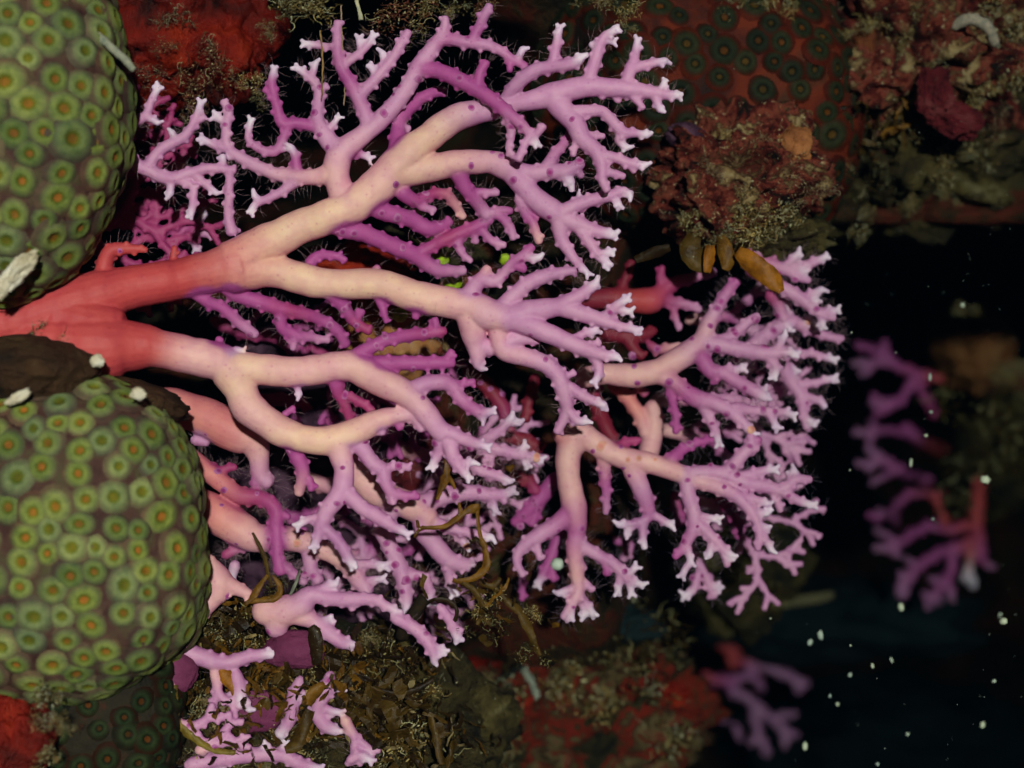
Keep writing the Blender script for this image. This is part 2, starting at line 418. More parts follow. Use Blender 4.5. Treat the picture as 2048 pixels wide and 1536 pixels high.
MAIN = """
#stem
rrrrrs/0.2@-120 -20,655,44 50,640,48 110,620,52 180,598,50 262,575,40 350,560,38 420,545,40 478,532,48
rrr/0.05@-110 40,668,40 120,690,60 200,695,62 260,692,48 307,694,37
rkk/0.15 290,692,40 330,700,35 400,715,35 440,724,34 470,745,36
rr 120,640,56 190,655,52 235,650,34
rr 205,547,16 220,502,14 264,497,9 293,500,6
r 346,530,8 349,494,6
#branch
scckcp/0.0 470,528,46 520,495,38 560,475,34 596,455,32 640,440,32 699,415,34 750,378,34 792,334,34 818,306,33 850,280,27 910,237,26 960,223,22
pw/0.0 950,226,21 1030,207,17 1075,198,20 1115,187,23 1170,174,20 1240,177,17 1300,184,13 1340,190,9 1358,192,7
pw 1176,165,13 1193,110,12 1207,76,9 1233,60 ; pw 1196,100,8 1182,88,7 ; pw 1210,80,7 1226,84,6
pp 1252,170,12 1262,133,12 ; pw 1261,135,11 1271,108,9 1274,83 ; pw 1261,138,11 1290,131,10 1331,121
pw 1318,190,8 1328,165,6 ; pw 1308,190,10 1322,222 ; p 1261,187,9 1287,216,6 ; p 1236,180,7 1236,203,6 ; p 1204,178,7 1204,197,6
ppp 1105,195,20 1124,220,21 1150,248,19 1166,280,17 1192,302,15 1204,334,12 1204,359,9 1214,381,8
ppw 1150,225,14 1201,222,11 1223,241,11 1245,264,11 1271,267,8 1295,270 ; pw 1245,264,9 1236,280,8 1255,296,7
p 1175,270,8 1207,273,6 ; ppw 1195,312,12 1226,314,10 1258,327,10 1293,330 ; p 1258,327,8 1268,344,6 ; p 1152,282,8 1145,311,6 ; p 1204,345,8 1230,347,8 1249,353,7
#branch
ckpp/0.05 790,345,30 830,342,27 909,327,24 972,324,22 1015,335,24 1042,365,22 1068,397,22 1106,422,21 1125,437,17
ppb 1020,335,20 1052,346,17 1099,343,15 1131,343,15 1163,326,10 ; pv/0.4 1092,338,14 1112,305,11 1134,280,9 1140,262,8 ; pw 1125,345,12 1141,367,10 ; b 1150,335,8 1164,352,7
ppw 1120,430,17 1147,413,14 1195,397,12 1220,391,12 1249,381,8 1261,394 ; pw 1228,392,9 1239,413 ; pw 1165,405,7 1157,388,5
ppw 1125,437,17 1147,445,16 1188,461,13 1226,470,9 ; pw 1155,452,13 1178,484,11 1195,508,10 1216,528,8 ; pw 1195,508,8 1222,505
ppw 1115,430,17 1119,450,16 1122,473,13 1137,502,11 1157,528,8 1175,546,6
pvk 1040,396,13 1052,426,11 1067,449,9 1078,484,8
vvp/0.35 915,345,16 932,376,14 952,402,13 976,432,12 ; pv 976,430,10 1005,420,9 1023,423,7 ; vp 990,428,9 1005,437,9 1020,455,9 1026,478,7 ; vp 946,385,9 976,385,8 996,385,7
vmk/0.4 805,385,15 832,402,12 859,390,10 891,388,10 911,411,9 926,435,8 ; vp 832,402,9 844,414,8 870,420,7
#branch
vvv/0.4 745,405,17 758,420,17 816,437,15 860,458,14 901,443,8 ; vvvp/0.35 670,448,18 684,458,17 728,467,16 787,493,16 831,511,16 875,540,13 928,540,9
vmv 831,511,13 875,487,12 919,467,13 972,446,12 ; vp 919,470,9 919,499,8 942,522,6 ; vp 945,462,8 952,486,6 ; vp 960,455,9 986,484,8 1010,490,7 ; v 960,450,9 982,440,8
v 620,528,12 637,511,10 667,511,9 693,520,6 ; v 745,545,8 757,535,8
#branch
kpp 705,410,30 685,388,25 673,352,24 677,314,25 700,290,22 728,268,18 771,230,17 813,178,16 836,137,16 867,95,15 887,63,10 890,35,7
vvvp/-0.2 836,137,15 877,143,15 915,159,15 956,181,14 988,203,14 1014,225,13 1045,251,10 1068,270,8 1087,251 ; pw 1064,266,8 1074,287 ; pp 1014,228,9 1023,270,8 1017,295,7 1030,318,7 ; pp 1060,272,9 1052,285,8 1036,320,8
vpv 872,88,13 893,79,12 941,86,12 988,95,10 1023,118,9 1052,133,8 ; pw 1035,122,7 1045,98 ; v 1020,118,7 1020,143,6 ; vb 944,84,11 952,66,10 966,38,10 979,10,8 ; v 880,72,7 898,66,7
vv 956,178,11 960,149,10 972,125,9
bpw/-0.3 1004,203,9 1026,178,13 1052,152,14 1083,137,13 1147,127,11 1163,114,9 ; pw 1105,132,11 1112,95,10 1118,57 ; p 1130,128,7 1134,116,5
vvv/0.4 795,300,18 798,248,13 820,216,12 852,191,11 890,181,9 ; p 798,255,8 820,257,6
#branch
pp 690,300,22 665,290,19 645,264,16 634,240,13 637,205,11 639,176,10 ; pw 639,178,9 619,155,8 596,138 ; pw 622,158,8 631,126 ; p 640,185,7 654,168,6 ; pw 655,262,9 678,234,5
vvvw 634,254,12 590,246,11 563,246,11 552,205,9 543,170,9 549,138 ; v 548,190,8 528,179,6 ; vpw 578,250,10 566,278,9 549,305,9 516,296,8 496,275,7 502,243
#branch
kpp 668,346,22 640,352,17 616,355,15 581,352,15 546,346,12 499,325,12 458,299,10 452,264,9 458,223,9 446,202,7 ; pw 458,299,9 428,290,8 405,278 ; pw 452,245,7 431,234
pw 592,362,12 552,390,9 513,407,8 502,422 ; pw 520,404,7 508,390 ; vw 595,345,11 590,313,9 581,293
#branch
pvp 740,255,16 721,205,14 698,161,13 680,126,11 675,88,10 675,44,8 ; pw 684,132,9 727,100,8 745,73 ; pw 722,104,7 719,79 ; pw 676,95,7 639,91,7 610,88
pp 715,195,12 757,152,11 786,117,10 798,95,10 817,63,8 ; pw 770,135,7 765,105 ; pw 755,155,7 742,135 ; vw 690,295,9 720,308,8 739,316,6
#branch
sccckp/0.0 470,538,46 510,540,36 552,543,30 626,563,29 684,569,28 758,569,29 831,593,30 889,604,29 942,613,29 977,628,30 1021,638,27
ppv 935,598,18 960,560,14 992,563,11 1015,537,9 1028,522,9 1049,508,9 1064,493,8 ; pw 1045,512,8 1064,517,8 1081,514 ; v 1028,530,8 1049,540,7 ; vk 958,563,12 976,536,9
ppb 1005,618,18 1017,602,16 1049,572,15 1081,555,14 1116,546,11 1151,540,7
ppw 1021,636,26 1064,622,22 1116,613,17 1151,596,13 1181,575,11 1193,566,8 ; ppw 1116,613,17 1166,628,16 1210,643,12 1245,654,9 1278,660,8 ; pw 1205,640,11 1234,610,10 1254,599 ; pw 1228,618,8 1260,623
ppw 1021,638,22 1046,646,20 1090,664,19 1139,685,16 1175,700,15 1210,711,11 1236,714,8 ; pw 1139,685,10 1154,674,8 1169,667,8 1195,661 ; p 1170,692,8 1201,685,6 ; pw 1185,703,12 1192,717,11 1198,746,9 1189,764,7
#branch
kpp 990,634,22 996,659,18 999,685,18 1010,700,20 1051,714,17 1087,726,17 1116,752,16 1128,787,15 1133,817,12 1122,849,9 1113,864,8 ; pw 1134,817,11 1157,843,9 1175,843 ; pw 1125,772,13 1139,776,12 1175,796,10 1210,811,8 ; p 1122,755,8 1151,746,6 ; p 1095,728,8 1113,720,6 ; pp 1010,690,15 1037,676,14 1078,682,7
kpw 942,618,26 940,635,25 949,673,23 955,708,16 955,729,10 964,738,7 ; p 960,690,16 985,698,16
#branch
vvv/0.35 660,585,15 670,593,14 693,622,12 708,640,10 725,622,7 ; mm 700,635,11 718,650,10 740,663,8 ; v 757,595,9 761,605,9 769,625,7 772,646,5 ; v 834,612,12 834,622,10 831,636,8
vvmvv/0.35 448,570,15 470,588,14 494,596,14 538,610,15 582,622,13 626,634,11 670,657,11 693,690,10 ; vvp/0.3 561,616,13 564,654,12 596,672,12 626,675,9 658,681,7 ; vp 580,665,10 588,678,9 585,698,7
vvp/0.35 390,585,13 420,605,12 450,619,11 479,646,11 512,669,9
v 880,545,8 905,545,6
#branch
ckkp/0.0 460,738,38 512,738,29 585,744,28 644,738,28 702,732,29 732,744,31 776,770,27 814,788,25 843,817,22 872,852,20 888,870,18
vvm/-0.1 715,712,16 723,705,14 761,685,12 805,673,12 849,667,11 890,662,8 ; v 868,667,8 872,653,8 869,638,7
vvv/0.1 745,732,18 760,727,15 805,726,14 863,726,13 907,726,9 ; v 890,724,9 904,703,8
pvw 825,782,18 840,772,16 872,764,15 902,770,14 922,799,13 951,820,12 964,826,11 984,823 ; pw 955,825,10 967,839 ; v 895,764,9 920,768,8 948,764,7
ppw 876,858,16 920,875,13 949,887,10 975,893 ; pw 884,870,13 876,908,11 864,931 ; ppw 895,875,15 908,916,14 926,940,11 937,955 ; pw 920,928,9 949,925
vmm/0.4 668,755,13 672,770,14 685,800,11 700,840,9 ; mm 684,790,9 715,800,9 745,822,8
v 568,830,7 588,815,6 ; vw 592,770,7 600,790,6
#branch
ckcckp/0.0 462,745,36 480,776,32 497,814,31 541,849,29 585,872,27 635,881,26 673,878,28 717,861,24 761,840,20 805,829,15 828,834,12 845,860,8 ; p 760,845,9 765,868,8 ; v 790,838,8 800,858,7
ppv 690,880,17 705,885,16 726,899,15 743,925,14 764,940,14 773,969,12 787,987,10 837,993,7 ; p 780,980,8 787,1007,7 ; p 764,938,9 799,931,8 820,937,7
kppbw 673,885,27 680,905,23 688,937,19 685,975,19 673,996,18 652,1026,16 641,1052,13 635,1078,9 626,1093,7 ; pw 650,1035,9 620,1038,8 597,1049 ; bw 641,1050,12 673,1078,11 691,1105,11 705,1131,8 ; ppbw 685,978,16 723,1014,14 761,1037,14 790,1055,10 814,1067,7
vvk/0.3 578,875,15 582,890,14 597,919,14 606,946,12 597,987,9 ; v 602,955,8 620,960,8 622,980,7
v 445,700,8 437,676,6 ; vw 470,700,8 485,702,6
#branch
ppp/0.0@-30 180,330,13 229,310,13 288,337,13 341,357,13 382,346,11 420,337,10 470,340,7 ; ppw 295,335,12 323,299,11 370,272,10 393,234,8 402,208 ; pw 350,285,7 344,264 ; p 388,245,7 411,234,6
pw 341,357,9 341,390,7 ; pw 355,360,9 385,375,8 385,410,8 380,430,7 ; pw 390,350,9 410,368,8 434,387,6 ; pp 460,340,8 458,396,9 458,440,10 464,466,12 ; pw 446,338,7 446,311
ppw/0.0@-30 215,275,9 259,249,9 291,231,9 303,199,7 317,176 ; pw 290,233,8 317,246,6
"""
LEFT_BACK = """
#branch
mmvp 150,470,14 234,446,10 293,459,9 366,461,9 425,470,7 ; vw 375,458,8 395,447,7 410,426 ; vw 385,465,8 393,500
mm 160,450,12 258,418,9 320,425,9 381,438,8 ; mm 200,440,10 230,400,9 280,385,8 320,390,7 ; mm 235,410,8 250,375,8 300,355,7
#branch
mm 170,480,16 215,505,12 250,520,10 ; mm 200,420,12 220,370,9 265,340,8 ; mm 240,430,8 300,405,8 350,400,7 ; mm 280,425,8 310,445,7 ; mm 215,395,8 205,360,8
dm 270,330,8 300,320,8 330,330,7 ; pk 325,340,9 345,335,10 370,330,7
"""
LOWER = """
#branch
ssskp/-0.05 330,815,38 380,823,35 424,840,37 468,864,36 506,884,29 518,917,20 521,950,16 538,967,13 ; pv 518,930,15 512,955,10 510,970,8
p 390,880,11 415,885,9
#branch
ssmvv/-0.1 360,905,22 398,931,20 439,960,18 477,990,16 521,996,15 550,1016,14 553,1040,14 553,1070,13 556,1114,12 562,1146,11 ; m 410,935,9 440,940,8 471,934,7
v 560,1025,9 578,1035,7 ; vp 556,1120,10 590,1150,9 610,1165,8
#branch
sskkkp 350,1005,36 395,1014,36 439,1032,36 483,1061,33 512,1076,28 556,1076,25 600,1081,22 644,1099,18 691,1125,17 717,1161,16 737,1184,13 ; pw 700,1130,10 735,1128,9 770,1131,8 ; pw 722,1165,9 745,1160,8 765,1158
pp 618,1092,16 623,1137,13 638,1163,11 ; mp 400,1040,14 395,1065,12 405,1090,8 ; mp 450,1110,10 480,1095,9 510,1090,9 ; pw 470,1130,11 465,1150,9
#branch
kkkk 700,925,26 717,947,26 746,979,26 796,1002,26 834,1017,26 862,1040,20 ; pppw 840,1008,18 860,1002,17 893,991,16 937,985,15 993,990,12 1025,984 ; pw 980,990,10 990,1022 ; p 1000,990,8 1010,1005,7
ppw 845,1030,20 849,1064,19 872,1093,18 896,1119,17 937,1131,13 960,1137,9 ; pw 896,1122,12 899,1157,10 907,1187 ; ppw 790,1010,18 765,1050,17 770,1073,16 790,1114,16 805,1152,15 811,1187,13 814,1222,9 ; ppw 806,1148,11 849,1155,10 860,1181,9 863,1204
pw 870,1045,12 905,1060,10 925,1081,9 937,1095 ; pw 880,1050,10 920,1062,9 950,1068,9 985,1075
#branch
ppw/-0.05 930,910,12 958,940,11 993,951,10 1022,963 ; ppw 930,882,13 964,893,13 1008,902,12 1046,910,11 1081,919 ; pw 1035,908,9 1049,893 ; pw 1045,910,9 1054,931 ; pw/-0.2 965,885,12 972,878,11 1002,858,10 1025,834,8 ; pw 1015,845,8 1040,846,7
vp 900,930,10 940,925,10 985,918,8
"""
FOOT = """
#branch
ckk 403,1105,9 420,1135,20 438,1162,26 430,1195,22 ; kk 440,1165,24 470,1175,14 500,1190,9
kp 430,1190,20 400,1225,16 375,1260,15 359,1290,20
#branch
kpppw 532,1222,27 568,1222,29 600,1210,25 623,1190,17 658,1196,14 702,1199,14 746,1199,11 775,1213,9 796,1225 ; pw 620,1188,11 650,1175,9 673,1166 ; kp 556,1231,24 553,1262,20 ; kppw 585,1225,22 600,1232,18 629,1243,16 658,1266,15 688,1286,12 708,1288 ; pw 635,1245,9 660,1238,8 ; p 700,1200,8 705,1220,7
#branch
ppppw 345,1300,20 365,1300,19 402,1314,17 452,1325,14 505,1311,12 546,1308,9 ; kp 350,1310,20 345,1350,16 335,1400,14 338,1440,13 335,1470,10
#branch
pw 470,1345,11 476,1364,14 482,1405,14 ; pw 480,1400,9 500,1420 ; pw 470,1380,8 455,1398
#branch
ppw 600,1360,10 587,1396,14 581,1437,12 560,1470,12 ; pw 585,1400,9 605,1395 ; pw 660,1350,10 652,1381,14 634,1422,13 650,1450,14 675,1463,9 ; pw 640,1415,9 680,1425 ; pw 655,1380,9 684,1375 ; pw 640,1410,8 620,1425
#branch
ppw 380,1530,14 432,1519,15 505,1510,14 564,1510,14 602,1528,12 640,1536 ; pw 520,1510,9 530,1490 ; pw 560,1505,9 575,1485 ; pw 450,1515,9 440,1540 ; pw 700,1520,9 720,1510,9 740,1520
#branch
ppw 790,1235,12 834,1260,13 865,1299,12 868,1325 ; pw 862,1290,9 886,1302 ; pw 880,1215,10 901,1243,10 916,1278,9 ; p 910,1255,8 925,1262,6
"""
RIGHT_TOP = """
#stem
kkkp/0.0 1170,755,20 1209,748,20 1267,751,22 1314,742,22 1349,722,22 1384,701,22 1408,678,18
#branch
kpv 1400,690,19 1410,668,17 1420,643,15 1437,611,12 1458,578,11 1475,560,9 ; v 1422,640,9 1440,635,8
#branch
pppw/-0.1 1405,685,17 1458,693,15 1502,704,14 1546,707,13 1566,704,9 1592,707 ; pw 1552,700,9 1572,669 ; pw 1535,710,12 1551,734,10 1548,754 ; pp 1425,685,12 1463,672,11 1493,646,10 1516,631,8
#branch
vpw/-0.1 1395,700,17 1402,713,16 1422,742,14 1449,748,13 1478,766,13 1510,783,12 1534,798 ; pw 1443,742,10 1487,737 ; pw 1508,783,8 1528,780 ; v 1420,745,9 1432,765,7
#branch
kvppw/-0.1 1310,745,17 1326,754,16 1349,766,16 1378,789,17 1402,801,17 1431,807,14 1458,822,12 1487,848,11 1507,868 ; pw 1403,805,13 1420,839,11 1431,863,9 1437,883 ; vv 1338,765,10 1346,807,9 1352,836,8 1352,866,7 ; pp/0.5 1425,800,11 1460,798,10 1496,804,9 ; ppw/0.3 1470,815,11 1502,822,10 1560,825,9 1585,830 ; pw 1535,825,8 1554,854
#branch
ppp@330 1480,720,16 1516,684,16 1560,652,16 1584,643,13 1619,660,10 1663,675,8 1686,678,6 ; pw 1575,648,9 1580,625,8 1570,610 ; kw 1600,650,8 1620,640,8
ppp@330 1535,700,14 1554,713,14 1569,740,14 1584,766,14 1601,792,11 1607,830,9 1613,857,7 ; pw 1588,770,9 1628,766,8 1669,757 ; pw 1600,790,9 1642,804,8 1650,815 ; pw 1560,712,9 1619,707,8 1666,719 ; pw 1570,735,7 1592,745 ; pw 1607,835,7 1627,845
#branch
mppp@300 1500,540,12 1530,556,12 1560,573,13 1590,590,13 1619,611,12 1642,628,9 1669,637,6 ; pw 1640,625,8 1672,622 ; pw 1640,628,8 1645,652 ; pw 1605,600,9 1619,590,8 1645,578 ; pw 1620,608,7 1632,600
mppw@290 1500,515,12 1546,529,12 1572,540,12 1595,534,11 1625,526,9 1651,514 ; pw 1568,535,9 1598,505 ; p 1575,540,10 1590,552,9 1619,561,7 ; pw 1490,500,10 1502,508,9 1519,505,8 1530,492 ; pw 1585,535,7 1610,545,7
mp@320 1540,590,12 1556,610,12 1568,640,11 ; pw 1562,620,8 1548,610 ; pw 1565,640,8 1580,660
"""
RED_BACK = """
#branch
ddrmp/0.0 1130,610,18 1165,602,19 1223,596,20 1267,602,22 1305,599,25 1326,581,15 1355,564,12 1399,552,9 1430,545,8 ; mp 1320,598,14 1345,604,11 1378,611,9 1400,620,8 ; dd 1240,585,11 1250,560,9 1264,523,8 ; mm 1330,580,10 1320,555,9 1326,535,8
#branch
dd 1200,660,16 1240,672,14 1290,668,11 1310,660,8 ; dd 1250,670,14 1270,700,11 1285,715,9 ; mp 1345,615,8 1352,640,7 1358,660,6 ; mk 1300,690,9 1320,700,9 1360,690,7
#branch
ddm 935,735,14 949,747,15 985,785,14 1008,820,13 1020,850,10 ; dd 1070,755,11 1066,775,11 1056,810,10 1052,840,9 ; dd 1190,800,14 1210,850,14 1230,890,10 ; dm 1180,790,11 1200,770,10 ; dd 1000,870,12 1050,880,14 1080,900,11
ddm 1030,950,12 1055,960,12 1075,985,10
#branch
ssk 1225,770,12 1247,786,13 1282,836,14 1290,870,12 ; kkk 1305,815,15 1308,840,18 1300,895,19 1285,930,16 ; km 1270,760,10 1290,790,8
"""
RIGHT_LOW = """
#stem
skk/0.05 1128,868,22 1145,872,26 1140,900,25
#branch
kkkpp/-0.02 1145,870,24 1165,868,23 1199,893,22 1249,916,21 1299,926,20 1349,943,18 1398,963,15 1448,979,14 1481,999,13 1508,1032,11 1518,1066,9 1515,1099,7 ; pw 1518,1060,9 1531,1079,8 1544,1102 ; pw 1515,1050,8 1535,1056 ; pw 1505,1025,8 1535,1026 ; pw 1481,998,10 1508,999,9 1538,1009
#branch
pppp/0.05 1365,950,14 1410,945,14 1448,948,14 1481,963,15 1531,973,13 1564,979,12 1591,959,10 1621,959,7 ; pw 1572,975,9 1588,939 ; pw 1560,980,11 1571,986,10 1598,1003,9 1624,1009 ; p 1540,978,8 1550,995,8 1561,1022,7 ; pp 1440,950,14 1458,939,14 1481,913,13 1501,890,11 1500,870,9 ; ppw 1470,955,10 1518,943,9 1548,939 ; p 1490,905,9 1515,895,8 ; pv 1495,885,9 1520,880,8
#branch
vvv/0.3 1336,930,12 1342,920,12 1359,903,11 1392,886,8 1425,880,7 ; mm 1225,905,10 1250,885,9 1280,880,7
#branch
kkvkp/-0.02 1140,890,25 1136,915,24 1136,949,22 1143,986,22 1149,1026,24 1153,1059,18 1149,1099,15 1153,1142,14 1156,1182,12 1139,1215,9 1126,1235,7 ; pw 1142,1210,9 1143,1235 ; pw 1156,1185,10 1170,1205,9 1186,1228 ; pw 1166,1205,8 1168,1232 ; pw 1152,1175,9 1116,1187 ; p 1157,1165,8 1189,1178,6 ; p 1155,1115,8 1170,1138,6
ppw 1152,1075,14 1166,1092,13 1199,1112,12 1232,1132,12 1256,1159,10 1282,1169 ; pw 1256,1150,8 1270,1135 ; pw 1240,1145,9 1236,1185 ; pw 1258,1160,8 1262,1184 ; v 1205,1110,8 1215,1150,7
vpp 1145,1020,18 1133,1032,17 1093,1062,16 1053,1086,13 1033,1115,9 1046,1152,6 ; p 1070,1080,9 1080,1119,7
#branch
vv/0.15@320 1110,960,15 1096,976,15 1066,1012,15 1027,1046,9 ; v 1080,1005,11 1063,1049,9 ; vvw@340 1125,1060,12 1116,1076,12 1100,1119,11 1085,1150,9 1076,1169 ; v 1100,1119,8 1108,1160,7 ; v@360 1045,1150,7 1044,1200,6
#branch
kvp/0.2 1205,905,13 1206,916,13 1209,949,12 1212,986,9 1212,1026,6 ; kpv 1262,925,19 1266,943,18 1282,976,18 1295,1016,14 1300,1035,11 ; bw/-0.2 1302,1028,11 1289,1040,10 1266,1049,9 1236,1049 ; pw 1262,1050,8 1252,1069 ; bw 1285,1045,9 1285,1070,8 1289,1096 ; pw 1305,1030,9 1325,1040,8 1345,1052
#branch
ppv 1365,945,15 1372,959,14 1378,996,14 1388,1026,14 1385,1059,13 1369,1089,10 1349,1115,7 ; pw 1372,1085,9 1382,1125 ; ppw 1388,1035,12 1395,1046,12 1425,1076,11 1445,1099,10 1465,1112 ; pw 1425,1078,9 1418,1112 ; p 1445,1098,9 1455,1132,7 ; pw 1392,1030,9 1435,1039
#branch
ppp/0.1@340 1380,1080,10 1388,1112,10 1408,1145,10 1418,1169,10 1428,1195,7 ; pw 1415,1165,8 1438,1175 ; pw 1400,1140,8 1395,1155,8 1385,1182,8 1369,1190 ; pw 1375,1130,7 1366,1148 ; mv@320 1440,1000,11 1465,1032,10 1478,1052,9 1475,1076,7 ; mv@350 1470,1000,10 1480,1030,9
mv@420 1350,990,10 1355,1020,10 1365,1050,9 ; vp@430 1230,1080,9 1260,1090,9 1245,1120,8
"""
FAR_RIGHT = """
#branch
rvv 1880,760,14 1829,746,11 1785,726,11 1756,705,10 1712,688,9 ; vv 1785,726,10 1770,700,10 1764,682,8 ; vb 1790,730,10 1740,726,9 1703,726,8 ; vb 1750,727,9 1722,752,8
#branch
mvv 1870,830,14 1829,760,11 1811,787,12 1794,805,11 1759,825,10 1745,835,8 ; v 1794,800,10 1760,805,9 1744,787,8 ; v 1820,765,10 1835,745,9 ; b 1760,806,8 1738,808,7
#branch
rrvv 1890,900,16 1838,880,15 1808,850,13 ; vvb 1838,870,13 1800,864,11 1756,861,10 1706,867,8 ; vb 1756,860,9 1738,840,8 ; vb 1745,865,9 1735,893,8
#branch
vvb 1860,960,13 1810,945,11 1767,919,11 1732,895,8 ; vb 1770,925,10 1712,928,8 ; vb 1790,945,11 1770,950,9 1742,968,8 ; b 1745,928,8 1735,945,7
#branch
rrv 1955,960,15 1955,1010,16 1951,1050,17 1963,1113,12 ; rvv 1890,990,13 1850,985,12 1814,990,11 1785,1022,11 1760,1035,9 1735,1031,8 ; vv 1785,1022,10 1795,1050,9 ; vb 1770,1030,8 1755,1018,7 ; rr 1860,985,11 1880,1020,10 1890,1050,9
#branch
rvvb 1940,1050,13 1900,1060,12 1859,1052,11 1827,1066,11 1796,1085,11 1770,1070,9 1748,1056,8 ; vb 1796,1085,10 1775,1095,9 1748,1098,8 ; vb 1796,1088,9 1789,1113,8 ; v 1870,1055,9 1880,1035,8
#branch
rvvb 1950,1080,12 1910,1095,12 1875,1107,12 1843,1129,12 1818,1158,11 1805,1196,9 ; vb 1840,1130,9 1810,1120,8 ; vb 1822,1150,9 1796,1148,8 ; vb 1815,1170,9 1792,1175,8 ; b 1806,1185,8 1795,1190,7
#branch
vvvb 1905,1090,12 1906,1113,12 1894,1161,11 1868,1186,10 1853,1218,8 ; vb 1893,1165,10 1906,1202,8 ; vb 1890,1165,8 1858,1158,8 ; vb 1865,1190,8 1843,1188,7 ; rkw 1945,1095,9 1938,1129,9 1930,1155,8 ; w 1938,1135,8 1948,1175,8 ; b 1872,1190,8 1880,1208,7 ; mb 1955,1120,8 1990,1135,7
"""
LOW_RIGHT = """
#branch
rrvb 1440,1285,16 1463,1300,15 1495,1319,13 1558,1313,11 1634,1322,8 ; bb 1600,1318,9 1618,1298,8 ; bb 1500,1322,12 1574,1351,11 1615,1370,9 ; bb 1585,1355,9 1600,1385,8 ; vb 1490,1320,11 1511,1357,10 1525,1380,8 ; rr 1460,1305,12 1465,1335,10
#branch
rvb 1410,1350,13 1425,1360,13 1463,1360,12 1500,1350,9 ; vb 1455,1365,11 1470,1392,10 ; bb 1560,1320,8 1590,1330,8
#branch
bbb 1470,1380,10 1501,1401,11 1542,1436,11 1571,1461,10 1596,1471,8 ; bb 1550,1435,9 1593,1427,8 ; bb 1505,1410,11 1517,1468,11 1536,1509,9 ; bb 1517,1465,9 1500,1490,9 ; bb 1565,1465,9 1570,1495,8 ; vb 1420,1410,9 1450,1445,8 ; bb 1470,1450,9 1480,1480,8
"""

def filler(seed, seeds, tones, gen=4):
    """an ordinary lace-coral fan grown from rules: every limb forks in two and tapers"""
    rng = random.Random(seed); out = []
    for (x, y, ang, ln, r) in seeds:
        out.append('#branch')
        st = [(x, y, ang, ln, r, 0)]
        while st:
            x_, y_, a_, l_, r_, g = st.pop(0)
            a2 = a_ + rng.uniform(-18, 18)
            mx, my = x_ + math.cos(R(a_)) * l_ * .5, y_ + math.sin(R(a_)) * l_ * .5
            ex, ey = mx + math.cos(R(a2)) * l_ * .5, my + math.sin(R(a2)) * l_ * .5
            last = g >= gen or l_ < 24
            t0 = tones[min(g, len(tones) - 1)]; t1 = tones[min(g + 1, len(tones) - 1)]
            out.append('%s%s%s %.0f,%.0f,%.1f %.0f,%.0f,%.1f %.0f,%.0f,%.1f' % (t0, t1, '', x_, y_, r_, mx, my, r_ * .92, ex, ey, max(6.2, r_ * .84)))
            if not last:
                sp = rng.uniform(28, 46)
                st.append((ex, ey, a2 + sp * rng.uniform(.6, 1.1), l_ * rng.uniform(.68, .86), max(6.4, r_ * .78), g + 1))
                st.append((ex, ey, a2 - sp * rng.uniform(.6, 1.1), l_ * rng.uniform(.68, .86), max(6.4, r_ * .78), g + 1))
                if rng.random() < .5: st.append((mx, my, a2 + rng.choice((-1, 1)) * 55, l_ * .45, max(6.2, r_ * .55), gen))
    return '\n'.join(out)

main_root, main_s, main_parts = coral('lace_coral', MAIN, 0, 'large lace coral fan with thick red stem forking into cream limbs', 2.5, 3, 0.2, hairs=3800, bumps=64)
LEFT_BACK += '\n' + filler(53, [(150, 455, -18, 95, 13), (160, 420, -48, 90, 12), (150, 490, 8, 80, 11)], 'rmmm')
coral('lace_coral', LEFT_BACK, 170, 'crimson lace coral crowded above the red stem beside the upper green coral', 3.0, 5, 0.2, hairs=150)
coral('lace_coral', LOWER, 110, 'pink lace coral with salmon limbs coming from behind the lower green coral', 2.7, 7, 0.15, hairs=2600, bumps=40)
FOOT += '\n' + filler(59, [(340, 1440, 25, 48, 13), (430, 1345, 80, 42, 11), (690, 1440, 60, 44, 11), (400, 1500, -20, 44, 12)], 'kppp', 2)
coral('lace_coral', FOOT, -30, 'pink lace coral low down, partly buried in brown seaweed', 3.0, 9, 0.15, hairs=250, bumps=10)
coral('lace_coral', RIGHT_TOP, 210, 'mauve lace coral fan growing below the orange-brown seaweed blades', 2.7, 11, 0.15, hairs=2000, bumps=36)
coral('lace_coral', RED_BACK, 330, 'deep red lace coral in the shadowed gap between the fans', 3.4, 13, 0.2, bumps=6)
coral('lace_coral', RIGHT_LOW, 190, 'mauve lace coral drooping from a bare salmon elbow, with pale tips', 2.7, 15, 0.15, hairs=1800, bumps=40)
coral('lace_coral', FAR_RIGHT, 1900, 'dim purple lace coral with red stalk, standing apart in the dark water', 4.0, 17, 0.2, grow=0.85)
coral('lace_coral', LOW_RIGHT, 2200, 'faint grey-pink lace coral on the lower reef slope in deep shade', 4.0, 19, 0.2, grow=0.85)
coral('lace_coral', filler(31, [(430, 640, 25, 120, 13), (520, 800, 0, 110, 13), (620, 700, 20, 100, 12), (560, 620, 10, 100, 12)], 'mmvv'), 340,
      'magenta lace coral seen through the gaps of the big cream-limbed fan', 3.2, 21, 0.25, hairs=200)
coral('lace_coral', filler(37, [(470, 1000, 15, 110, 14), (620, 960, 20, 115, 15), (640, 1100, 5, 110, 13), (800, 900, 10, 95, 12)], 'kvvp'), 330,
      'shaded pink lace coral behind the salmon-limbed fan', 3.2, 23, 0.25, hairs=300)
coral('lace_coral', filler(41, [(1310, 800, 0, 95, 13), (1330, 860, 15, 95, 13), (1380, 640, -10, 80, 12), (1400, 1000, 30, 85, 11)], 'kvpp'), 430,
      'mauve lace coral behind the drooping fan, mostly hidden by it', 3.2, 25, 0.25, hairs=200)

